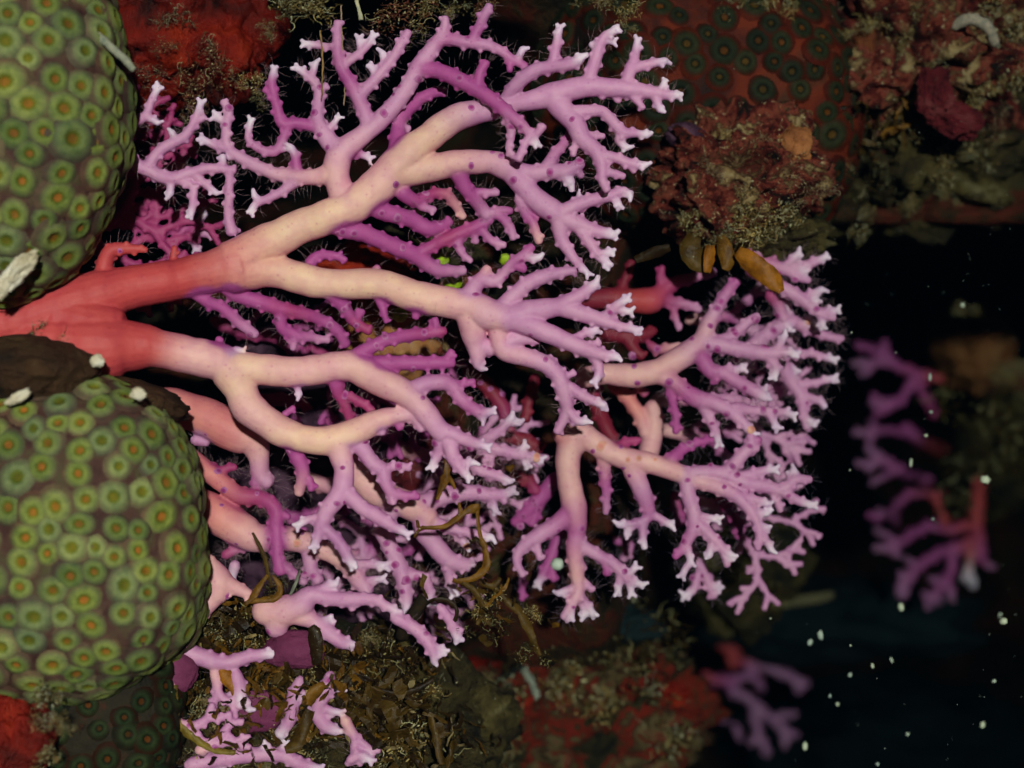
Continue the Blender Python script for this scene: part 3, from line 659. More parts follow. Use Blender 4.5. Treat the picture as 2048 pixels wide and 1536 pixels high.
# ------------------------------------------------------------------ star corals (domes set with little cups)
def cup_mesh(cols, prof, n=14):
    V = [Vector((0, 0, prof[0][1]))]; F = []; cc = [cols[0]]
    for k, (r, z) in enumerate(prof[1:]):
        for i in range(n):
            a = 2 * math.pi * i / n; q = 1 + (0.05 if i % 2 else -0.05) * (0.4 < r < 1.0)
            V.append(Vector((r * q * math.cos(a), r * q * math.sin(a), z))); cc.append(cols[k + 1])
    for i in range(n): F.append((0, 1 + i, 1 + (i + 1) % n))
    for k in range(len(prof) - 2):
        for i in range(n):
            a = 1 + k * n + i; b = 1 + k * n + (i + 1) % n; F.append((a, a + n, b + n, b))
    me = mesh(V, F, True, cc); me.materials.append(M_polyp); return me
PROF = [(0, 0.06), (0.24, 0.06), (0.40, 0.12), (0.64, 0.32), (0.84, 0.33), (1.10, 0.17), (1.45, 0.02), (1.75, -0.2)]
def cups(core, inner, rim, outer, foot):
    return cup_mesh([core, core, inner, rim, rim, outer, foot, foot], PROF)
GREEN = [cups((0.25, 0.11, 0.015), (0.15, 0.15, 0.014), (0.23, 0.25, 0.07), (0.19, 0.20, 0.075), (0.13, 0.085, 0.05)),
         cups((0.34, 0.12, 0.02), (0.12, 0.13, 0.014), (0.19, 0.22, 0.05), (0.16, 0.17, 0.06), (0.12, 0.07, 0.045)),
         cups((0.17, 0.14, 0.015), (0.15, 0.165, 0.018), (0.25, 0.27, 0.10), (0.20, 0.20, 0.085), (0.14, 0.10, 0.06)),
         cups((0.28, 0.12, 0.02), (0.14, 0.145, 0.014), (0.21, 0.24, 0.06), (0.17, 0.18, 0.065), (0.10, 0.05, 0.035))]
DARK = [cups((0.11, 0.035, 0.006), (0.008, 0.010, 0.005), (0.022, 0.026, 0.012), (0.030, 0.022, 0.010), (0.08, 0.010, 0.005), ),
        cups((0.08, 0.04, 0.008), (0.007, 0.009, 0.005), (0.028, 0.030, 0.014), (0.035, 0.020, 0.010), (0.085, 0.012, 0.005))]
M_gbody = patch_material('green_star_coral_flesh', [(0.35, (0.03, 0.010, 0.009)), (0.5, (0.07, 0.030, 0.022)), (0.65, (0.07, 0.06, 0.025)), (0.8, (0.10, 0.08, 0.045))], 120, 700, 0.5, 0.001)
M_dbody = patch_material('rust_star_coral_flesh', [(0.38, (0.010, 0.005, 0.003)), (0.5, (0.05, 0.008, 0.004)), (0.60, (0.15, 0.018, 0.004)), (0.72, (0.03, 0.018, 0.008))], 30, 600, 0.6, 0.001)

M_kbody = patch_material('shaded_star_coral_flesh', [(0.35, (0.008, 0.007, 0.004)), (0.52, (0.022, 0.016, 0.007)), (0.62, (0.07, 0.012, 0.005)), (0.8, (0.03, 0.03, 0.012))], 55, 600, 0.6, 0.001)  # shade below the olive dome is put into this flesh colour
SHADE_CUPS = [cups((0.06, 0.025, 0.005), (0.010, 0.014, 0.006), (0.03, 0.04, 0.014), (0.022, 0.026, 0.010), (0.018, 0.014, 0.007)), cups((0.10, 0.03, 0.005), (0.010, 0.014, 0.006), (0.024, 0.034, 0.012), (0.02, 0.022, 0.009), (0.03, 0.010, 0.005))]  # cups of the lower knob, their colours darkened to stand for shade
def star_coral(name, cx, cy, d, rx, ry, rd, ex, mat, cupset, n, cr, label, seed, spread=1.0, amp=0.03, tilt=0, gap=0.70):
    """superellipsoid dome whose middle stands at pixel cx,cy; cups set over the half that shows"""
    rng = random.Random(seed); c0 = P(cx, cy, d); k = K(d)
    ct, st_ = math.cos(R(tilt)), math.sin(R(tilt))
    def surf(v):
        s = 1 / (abs(v.x) ** ex + abs(v.y) ** ex + abs(v.z) ** ex) ** (1 / ex)
        s *= 1 + amp * fbm(v * 1.7 + Vector((seed, 0, 0)), 3)
        x, z = v.x * s * rx, v.z * s * ry
        return Vector((x * ct + z * st_, v.y * s * rd, -x * st_ + z * ct)) * k
    root = empty(name, c0); tag(root, label, 'coral')
    vs, fs = ico(6)
    link('dome', mesh([surf(v) for v in vs], fs), mat, root, loc=(0, 0, 0))
    # dart throwing for cup places
    pts = []; tries = 0
    while len(pts) < n and tries < 26000:
        tries += 1
        v = Vector((rng.gauss(0, 1), rng.gauss(0, 1), rng.gauss(0, 1))).normalized()
        if v.y > 0.25 * spread: continue
        p = surf(v); q = c0 + p
        u = 1024 + q.x / (PX * (D + q.y) / D); w_ = 768 - (q.z - CZ) / (PX * (D + q.y) / D)
        if not (-150 < u < 2200 and -150 < w_ < 1690): continue
        r = cr * rng.uniform(0.74, 1.12) * k
        if all((p - a).length > (r + b) * gap * 1.12 for a, b, _ in pts):
            e = 0.02; t1 = v.orthogonal().normalized(); t2 = v.cross(t1)
            nrm = (surf((v + t1 * e).normalized()) - p).cross(surf((v + t2 * e).normalized()) - p).normalized()
            if nrm.dot(v) < 0: nrm = -nrm
            pts.append((p, r, nrm))
    for p, r, nrm in pts:
        o = link('cup', rng.choice(cupset)); o.parent = root
        sc = r * 0.80
        o.matrix_local = Matrix.Translation(p) @ nrm.to_track_quat('Z', 'Y').to_matrix().to_4x4() @ Matrix.Rotation(rng.uniform(0, 6.28), 4, 'Z') @ Matrix.Diagonal((sc * rng.uniform(.88, 1.12), sc * rng.uniform(.88, 1.12), sc * rng.uniform(0.8, 1.1), 1))
    return root
star_coral('star_coral', -25, 215, -150, 278, 385, 200, 2.2, M_gbody, GREEN, 280, 33, 'pale green star coral dome over the top of the red stem', 4, amp=0.04)
star_coral('star_coral', 130, 1070, -130, 275, 312, 215, 2.9, M_gbody, GREEN, 290, 30, 'olive green star coral dome under the red stem', 8, amp=0.05, tilt=-5)
star_coral('star_coral', 200, 1440, -60, 165, 200, 110, 2.3, M_kbody, SHADE_CUPS, 70, 24, 'dark star coral knob under the olive green dome, shade put into its colour', 12, amp=0.07)
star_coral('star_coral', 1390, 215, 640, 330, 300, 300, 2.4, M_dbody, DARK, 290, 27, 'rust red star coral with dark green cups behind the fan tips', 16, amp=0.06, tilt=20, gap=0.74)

# ------------------------------------------------------------------ sponges, rocks and crusts
def blob(name, cx, cy, d, rx, ry, rd, mat, label, cat, seed, amp=0.28, freq=1.6, sub=5, tilt=0, group=None, hole=None, octv=5):
    c0 = P(cx, cy, d); k = K(d); ct, st_ = math.cos(R(tilt)), math.sin(R(tilt))
    V = []
    for v in ico(sub)[0]:
        s = 1 + amp * fbm(v * freq + Vector((seed * 3.1, seed, 0)), octv) + amp * 0.35 * fbm(v * freq * 4 + Vector((0, seed, 0)), 3)
        if hole:
            hx, hz, hr, hd = hole
            q = math.hypot(v.x - hx, v.z - hz) / hr
            if v.y < 0: s *= 1 - hd * math.exp(-q ** 4) + 0.10 * math.exp(-((q - 1.25) / 0.25) ** 2)
        x, z = v.x * s * rx, v.z * s * ry
        V.append(Vector((x * ct + z * st_, v.y * s * rd, -x * st_ + z * ct)) * k)
    o = link(name, mesh(V, ico(sub)[1]), mat, loc=c0); tag(o, label, cat, group); return o
def flesh(name, a, b, c, scale=120, **kw):
    return patch_material(name, [(0.32, a), (0.5, b), (0.68, c)], scale, **kw)
M_redsp = flesh('red_sponge', (0.012, 0.002, 0.001), (0.20, 0.008, 0.002), (0.40, 0.03, 0.005), 45, bscale=500, bs=0.8, bd=0.002, rough=0.5, speck=(0.30, 0.22, 0.12), speck_amt=0.70)
M_orsp = flesh('orange_sponge', (0.16, 0.05, 0.015), (0.36, 0.13, 0.04), (0.42, 0.22, 0.09), 90, bscale=600)
M_pksp = flesh('pink_crust', (0.06, 0.004, 0.008), (0.20, 0.018, 0.025), (0.30, 0.07, 0.07), 140, bs=1.0, bd=0.003, speck=(0.4, 0.25, 0.18), speck_amt=0.64)
M_crust = patch_material('maroon_crust', [(0.36, (0.008, 0.003, 0.002)), (0.45, (0.10, 0.010, 0.006)), (0.51, (0.26, 0.055, 0.03)), (0.56, (0.06, 0.02, 0.008)), (0.61, (0.34, 0.22, 0.09)), (0.72, (0.55, 0.43, 0.22))], 130, 500, 1.0, 0.003, speck=(0.6, 0.48, 0.26), speck_amt=0.60)
M_olive = patch_material('olive_crust', [(0.33, (0.008, 0.008, 0.004)), (0.48, (0.045, 0.032, 0.010)), (0.6, (0.10, 0.075, 0.02)), (0.75, (0.22, 0.19, 0.09))], 90, 500, 1.0, 0.003, speck=(0.42, 0.38, 0.22), speck_amt=0.63)
M_slope = patch_material('mottled_slope', [(0.33, (0.006, 0.006, 0.003)), (0.42, (0.04, 0.03, 0.010)), (0.47, (0.22, 0.012, 0.005)), (0.52, (0.06, 0.03, 0.012)), (0.57, (0.15, 0.11, 0.045)), (0.63, (0.16, 0.010, 0.006)), (0.72, (0.26, 0.22, 0.12))], 70, 400, 1.0, 0.003, speck=(0.4, 0.36, 0.2), speck_amt=0.66)
M_rust = flesh('rust_sponge', (0.03, 0.008, 0.003), (0.12, 0.03, 0.008), (0.22, 0.07, 0.02), 90, bscale=600)
M_plum = flesh('plum_crust', (0.09, 0.012, 0.04), (0.17, 0.03, 0.085), (0.24, 0.06, 0.13), 90)
M_brown = patch_material('brown_rock', [(0.35, (0.012, 0.006, 0.003)), (0.55, (0.05, 0.022, 0.008)), (0.75, (0.09, 0.05, 0.02))], 70, 400, 0.8, 0.003)
M_lime = flesh('lime_tunic', (0.22, 0.32, 0.01), (0.40, 0.58, 0.02), (0.55, 0.68, 0.10), 200, rough=0.35)
M_shell = flesh('pale_shell', (0.42, 0.34, 0.20), (0.66, 0.58, 0.42), (0.80, 0.76, 0.66), 130, rough=0.45)
M_tan = flesh('tan_crust', (0.16, 0.05, 0.012), (0.34, 0.13, 0.04), (0.46, 0.25, 0.10), 100, speck=(0.5, 0.42, 0.25), speck_amt=0.68)
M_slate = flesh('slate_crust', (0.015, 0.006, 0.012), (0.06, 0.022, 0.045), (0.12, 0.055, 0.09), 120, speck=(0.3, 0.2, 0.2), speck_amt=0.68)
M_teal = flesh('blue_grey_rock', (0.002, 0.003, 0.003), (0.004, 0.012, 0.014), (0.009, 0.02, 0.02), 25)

blob('sponge', 300, 70, 300, 130, 150, 120, M_redsp, 'scarlet sponge lump beside the upper green coral', 'sponge', 1, 0.3)
blob('sponge', 440, 95, 330, 110, 120, 110, M_redsp, 'dark red sponge lump hanging over the crimson twigs', 'sponge', 2, 0.35)
blob('sponge', 255, 250, 330, 60, 110, 70, M_redsp, 'narrow red sponge squeezed against the upper green coral', 'sponge', 3, 0.3)
blob('sponge', 715, 530, 270, 120, 50, 70, M_redsp, 'rusty sponge seen in the crotch of the cream fork', 'sponge', 5, 0.35)
blob('sponge', 775, 470, 290, 120, 34, 60, M_olive, 'cream crusted ledge under the upper cream limb', 'rock', 6, 0.3, tilt=18)
blob('sponge', 775, 660, 300, 120, 100, 90, M_tan, 'tan orange sponge mat behind the middle of the big fan', 'sponge', 7, 0.25)
blob('sponge', 905, 645, 320, 80, 80, 80, M_crust, 'maroon and cream crust behind the forked limb', 'sponge', 8, 0.35)
blob('sponge', 620, 820, 460, 230, 200, 110, M_slate, 'purple grey rock in the gaps of the lower limbs', 'rock', 9, 0.3)
blob('sponge', 850, 955, 420, 130, 110, 80, M_pksp, 'rosy crust behind the pink tips', 'sponge', 10, 0.3)
blob('sponge', 660, 1090, 520, 260, 160, 110, M_slate, 'dusky purple rock under the shaded pink coral', 'rock', 19, 0.3)
blob('rock', 50, 745, -200, 140, 70, 130, M_brown, 'smooth dark brown rock between the two green corals', 'rock', 11, 0.12)
blob('rock', 255, 800, -110, 120, 42, 120, M_brown, 'dark brown ridge on top of the lower green coral', 'rock', 13, 0.15, tilt=10)
blob('sponge', 20, 1480, -180, 90, 100, 110, M_redsp, 'blurred orange red sponge under the dark star coral knob', 'sponge', 12, 0.25)
blob('rock', 330, 1560, 130, 420, 130, 160, M_olive, 'weedy rock under the buried pink coral', 'rock', 14, 0.25)
blob('rock', 690, 1470, 330, 320, 190, 150, M_olive, 'olive rock carrying the brown seaweed', 'rock', 15, 0.3)
blob('rock', 1480, 350, 330, 165, 130, 140, M_crust, 'crusted knob with a round hole beside the rust red coral', 'rock', 21, 0.34, 2.0, 6, hole=(0.12, 0.05, 0.22, 0.75))
blob('rock', 1380, 285, 270, 52, 34, 50, M_slate, 'grey pointed snout on the crusted knob', 'rock', 22, 0.2, tilt=35)
blob('rock', 1530, 470, 360, 130, 55, 90, M_olive, 'fuzzy cream ledge under the crusted knob', 'rock', 23, 0.4)
blob('sponge', 1590, 295, 230, 34, 48, 40, M_orsp, 'peach sponge cushion on the crusted knob', 'sponge', 24, 0.25)
blob('rock', 1830, 90, 620, 250, 190, 200, M_crust, 'maroon crusted boulder above the dark water', 'rock', 25, 0.4, 2.2, 6)
blob('rock', 1790, 300, 760, 250, 150, 190, M_olive, 'olive weedy boulder under the maroon boulder', 'rock', 26, 0.4, 2.2, 6)
blob('sponge', 1870, 190, 380, 36, 55, 40, M_pksp, 'small pink sponge on the maroon boulder', 'sponge', 27, 0.3)
blob('sponge', 1915, 245, 380, 50, 34, 40, M_pksp, 'rose pink sponge cushion touching the olive boulder', 'sponge', 28, 0.3)
blob('sponge', 1735, 110, 500, 50, 70, 60, M_rust, 'brownish orange sponge beside the rust red coral', 'sponge', 29, 0.35)
blob('sponge', 1945, 690, 2300, 75, 85, 90, M_orsp, 'blurred orange brown sponge over the purple coral', 'sponge', 31, 0.35)
blob('sponge', 2010, 790, 2350, 70, 70, 90, M_crust, 'blurred maroon sponge beside the orange brown one', 'sponge', 32, 0.35)
blob('rock', 2020, 900, 2250, 95, 110, 120, M_olive, 'blurred olive seaweed boulder beyond the purple coral', 'rock', 33, 0.4)
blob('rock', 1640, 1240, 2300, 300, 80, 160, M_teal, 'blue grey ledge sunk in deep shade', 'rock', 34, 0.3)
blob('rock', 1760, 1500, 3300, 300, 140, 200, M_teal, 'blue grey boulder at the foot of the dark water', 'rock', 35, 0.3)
blob('rock', 1480, 1130, 1200, 130, 110, 120, M_olive, 'yellowish weedy lump behind the drooping tips', 'rock', 36, 0.4)
blob('rock', 1070, 1450, 900, 300, 210, 200, M_slope, 'mottled reef slope lump under the drooping fan', 'rock', 37, 0.35, 2.4, 6)
for i, (x, y, a, b, m_, lb) in enumerate([(960, 1345, 44, 34, M_redsp, 'small red sponge by the black stick'), (1055, 1400, 62, 40, M_redsp, 'red sponge under the pale twig'),
        (1130, 1330, 60, 44, M_redsp, 'deep red sponge right of the ragged brown strand'), (1140, 1505, 60, 50, M_orsp, 'bright orange red sponge at the foot of the pale twig'),
        (1020, 1270, 40, 24, M_redsp, 'rusty sponge behind the ragged brown strand'), (1290, 1425, 56, 34, M_redsp, 'red sponge on the slope beside the grey-pink coral'),
        (1230, 1330, 70, 44, M_olive, 'khaki weed cushion on the slope'), (1330, 1380, 60, 44, M_redsp, 'maroon sponge by the stem of the grey-pink coral'),
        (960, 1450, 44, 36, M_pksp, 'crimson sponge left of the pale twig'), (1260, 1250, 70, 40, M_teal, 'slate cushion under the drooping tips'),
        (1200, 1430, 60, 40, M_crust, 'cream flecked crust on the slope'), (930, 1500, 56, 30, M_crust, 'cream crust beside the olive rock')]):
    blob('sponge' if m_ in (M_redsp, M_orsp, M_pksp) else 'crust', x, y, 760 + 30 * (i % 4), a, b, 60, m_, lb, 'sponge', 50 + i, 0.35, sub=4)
blob('crust', 358, 1338, -60, 38, 44, 20, M_plum, 'plum coloured disc of crust on the buried coral', 'crust', 91, 0.15, sub=4)
blob('crust', 590, 1300, -30, 62, 38, 30, M_plum, 'plum coloured disc of crust under the pink limb', 'crust', 92, 0.15, sub=4)
blob('crust', 505, 1425, 10, 60, 45, 30, M_plum, 'plum coloured disc of crust among the buried tips', 'crust', 93, 0.2, sub=4)
for i, (x, y, r, lb) in enumerate([(880, 516, 20, 'lime green sea squirt under the violet twig'), (905, 563, 20, 'lime green sea squirt touching the long cream limb'),
        (1010, 519, 12, 'tiny lime green sea squirt beside the violet tips'), (800, 630, 15, 'yellow green sea squirt under the long cream limb')]):
    blob('sea_squirt', x, y, 150, r, r, r, M_lime, lb, 'sea squirt', 70 + i, 0.12, sub=3)
blob('shell', 30, 548, -300, 56, 20, 24, M_shell, 'broken white shell wedged under the upper green coral', 'shell', 80, 0.35, tilt=-48)
blob('shell', 35, 795, -330, 26, 10, 12, M_shell, 'cream shell chip on the brown rock', 'shell', 81, 0.4, tilt=-30)
blob('shell', 276, 788, -330, 15, 12, 10, M_shell, 'yellowish shell chip on top of the lower green coral', 'shell', 82, 0.3)
blob('shell', 118, 15, 120, 18, 26, 18, M_shell, 'pale shell stub above the upper green coral', 'shell', 83, 0.3)
blob('shell', 195, 722, -250, 14, 12, 10, M_shell, 'grey green shell chip on the red stem', 'shell', 84, 0.3)

# ------------------------------------------------------------------ sticks and worms
def stick(name, pts, label, cat, col, n=8, seed=0, mat=None):
    rng = random.Random(seed); V = []; F = []
    q = catmull([np.array(p, float) for p in pts], 8)
    W = [P(p[0] + rng.uniform(-1, 1), p[1] + rng.uniform(-1, 1), p[2]) for p in q]
    tube(V, F, W, [p[3] * K(p[2]) * rng.uniform(.85, 1.15) for p in q], n)
    c0 = W[0].copy(); o = link(name, mesh([v - c0 for v in V], F, True, [col] * len(V)), mat or M_matte, loc=c0)
    tag(o, label, cat); return o
stick('tube_worm', [(140, 15, -200, 9), (200, 75, -240, 9), (240, 110, -250, 8), (268, 140, -250, 7)], 'thin pale worm tube lying across the upper green coral edge', 'worm tube', (0.52, 0.44, 0.28))
stick('tube_worm', [(1905, 55, 350, 10), (1940, 38, 330, 12), (1975, 55, 330, 12), (1990, 90, 350, 10)], 'curved cream worm tube on the maroon boulder', 'worm tube', (0.55, 0.40, 0.27))
stick('twig', [(1045, 1335, 740, 9), (1065, 1370, 730, 8), (1085, 1420, 720, 7), (1105, 1450, 720, 7), (1115, 1475, 720, 6)], 'pale twig on the red speckled slope', 'twig', (0.42, 0.40, 0.28))
stick('twig', [(1045, 1330, 700, 8), (990, 1365, 690, 7), (935, 1405, 690, 7), (890, 1420, 720, 6)], 'black stick lying across the red speckled slope', 'twig', (0.012, 0.012, 0.008))
stick('twig', [(975, 1385, 720, 5), (990, 1425, 715, 5), (1012, 1455, 715, 4)], 'short pale twig left of the long pale twig', 'twig', (0.36, 0.34, 0.2))
stick('twig', [(1265, 1190, 900, 8), (1275, 1220, 890, 8), (1295, 1235, 890, 7)], 'curved cream twig under the drooping tips', 'twig', (0.45, 0.36, 0.2))
stick('twig', [(1430, 1215, 1500, 9), (1540, 1210, 1480, 9), (1610, 1200, 1480, 10), (1665, 1190, 1500, 8)], 'long tan stalk reaching over the blue grey ledge', 'twig', (0.28, 0.2, 0.09))
stick('twig', [(1568, 1208, 1480, 9), (1575, 1180, 1480, 9), (1572, 1150, 1480, 8)], 'upright tan stub on the long stalk', 'twig', (0.28, 0.2, 0.09))
stick('seaweed', [(849, 1195, -40, 13), (830, 1225, -40, 14), (812, 1255, -30, 14), (800, 1275, -20, 12)], 'thick dark brown stalk across the pink tips', 'seaweed', (0.035, 0.018, 0.006))
stick('thread', [(682, 10, -30, 2), (684, 90, -40, 2), (690, 160, -30, 2), (688, 210, -20, 1.5)], 'thin straight thread hanging across the violet branch', 'thread', (0.40, 0.24, 0.16), 5)
stick('thread', [(640, 60, -40, 2), (645, 120, -40, 2.2), (643, 200, -30, 1.5)], 'beaded brown thread hanging in front of forked twigs', 'thread', (0.36, 0.2, 0.08), 5)
stick('twig', [(712, 0, 60, 4), (718, 20, 60, 4), (722, 40, 60, 5)], 'short cream spike at the top edge', 'twig', (0.6, 0.52, 0.36))

# ------------------------------------------------------------------ turf tufts
def tuft_mesh(seed, n, L, r, cols, flat=0.5, grain=0):
    rng = random.Random(seed); V = []; F = []; cc = []
    hub = [(Vector((rng.gauss(0, .38), rng.uniform(-.25, .2) * flat, rng.gauss(0, .30))), rng.uniform(.05, .2)) for _ in range(8)]
    for _ in range(n):
        h_, w_ = rng.choice(hub); p = h_ + Vector((rng.gauss(0, w_), rng.gauss(0, w_) * flat, rng.gauss(0, w_)))
        d = (p * 1.4 + Vector((rng.gauss(0, .5), rng.gauss(0, .5) - 0.35, rng.gauss(0, .5)))).normalized()
        pts = [p.copy()]; m = rng.randint(5, 7); l = L * rng.uniform(.35, 1) / m
        for k in range(m):
            d = (d + Vector((rng.gauss(0, .8), rng.gauss(0, .6), rng.gauss(0, .8)))).normalized(); p = p + d * l; pts.append(p.copy())
        b = len(V); rr = r * rng.uniform(.5, 1.4)
        tube(V, F, pts, [rr * (1.2 - 0.7 * k / m) for k in range(m + 1)], 4)
        c = rng.choice(cols); g = rng.uniform(.7, 1.15); cc += [tuple(x * g for x in c)] * (len(V) - b)
    for _ in range(grain):
        h_, w_ = rng.choice(hub)
        b = len(V); ce = h_ + Vector((rng.gauss(0, w_), rng.gauss(0, w_) - .05, rng.gauss(0, w_))) * 1.2; f = r * rng.uniform(0.7, 3.2)
        ax = Vector((rng.uniform(.3, 1), rng.uniform(.3, 1), rng.uniform(.3, 2.6))) * f
        ro = Quaternion((rng.gauss(0, 1), rng.gauss(0, 1), rng.gauss(0, 1), rng.gauss(0, 1))).normalized()
        for v in ico(1)[0]: V.append(ce + ro @ Vector((v.x * ax.x, v.y * ax.y, v.z * ax.z)) + Vector((rng.gauss(0, 1), rng.gauss(0, 1), rng.gauss(0, 1))) * f * 0.18)
        F.extend(tuple(b + i for i in fc) for fc in ico(1)[1])
        c = rng.choice(cols); cc += [c] * (len(V) - b)
    me = mesh(V, F, True, cc); me.materials.append(M_matte); return me
CREAM = [(0.55, 0.38, 0.14), (0.30, 0.17, 0.05), (0.60, 0.50, 0.28), (0.14, 0.08, 0.02), (0.20, 0.13, 0.04)]
WEED = [(0.05, 0.025, 0.005), (0.09, 0.05, 0.008), (0.025, 0.012, 0.003), (0.05, 0.03, 0.005), (0.34, 0.27, 0.12)]
ROSY = [(0.42, 0.22, 0.11), (0.26, 0.07, 0.04), (0.56, 0.42, 0.22), (0.14, 0.03, 0.015), (0.2, 0.1, 0.04)]
TUFT = [tuft_mesh(100 + i, 70, 0.7, 0.013, CREAM, grain=230) for i in range(4)]
TUFTW = [tuft_mesh(120 + i, 50, 0.8, 0.016, WEED, grain=210) for i in range(3)]
TUFTR = [tuft_mesh(140 + i, 70, 0.75, 0.013, ROSY, grain=220) for i in range(3)]
def tuft(x, y, d, size, label, which=0, seed=0, squash=1.0, tilt=None, group=None):
    rng = random.Random(seed + int(x) * 7 + int(y)); me = rng.choice((TUFT, TUFTW, TUFTR)[which])
    o = link('turf_tuft', me, loc=P(x, y, d)); s = size * K(d)
    o.rotation_euler = (0, tilt if tilt is not None else rng.uniform(0, 6.28), 0); o.scale = (s * rng.uniform(.85, 1.3), s, s * squash * rng.uniform(.7, 1.1))
    tag(o, label, 'turf', group); return o
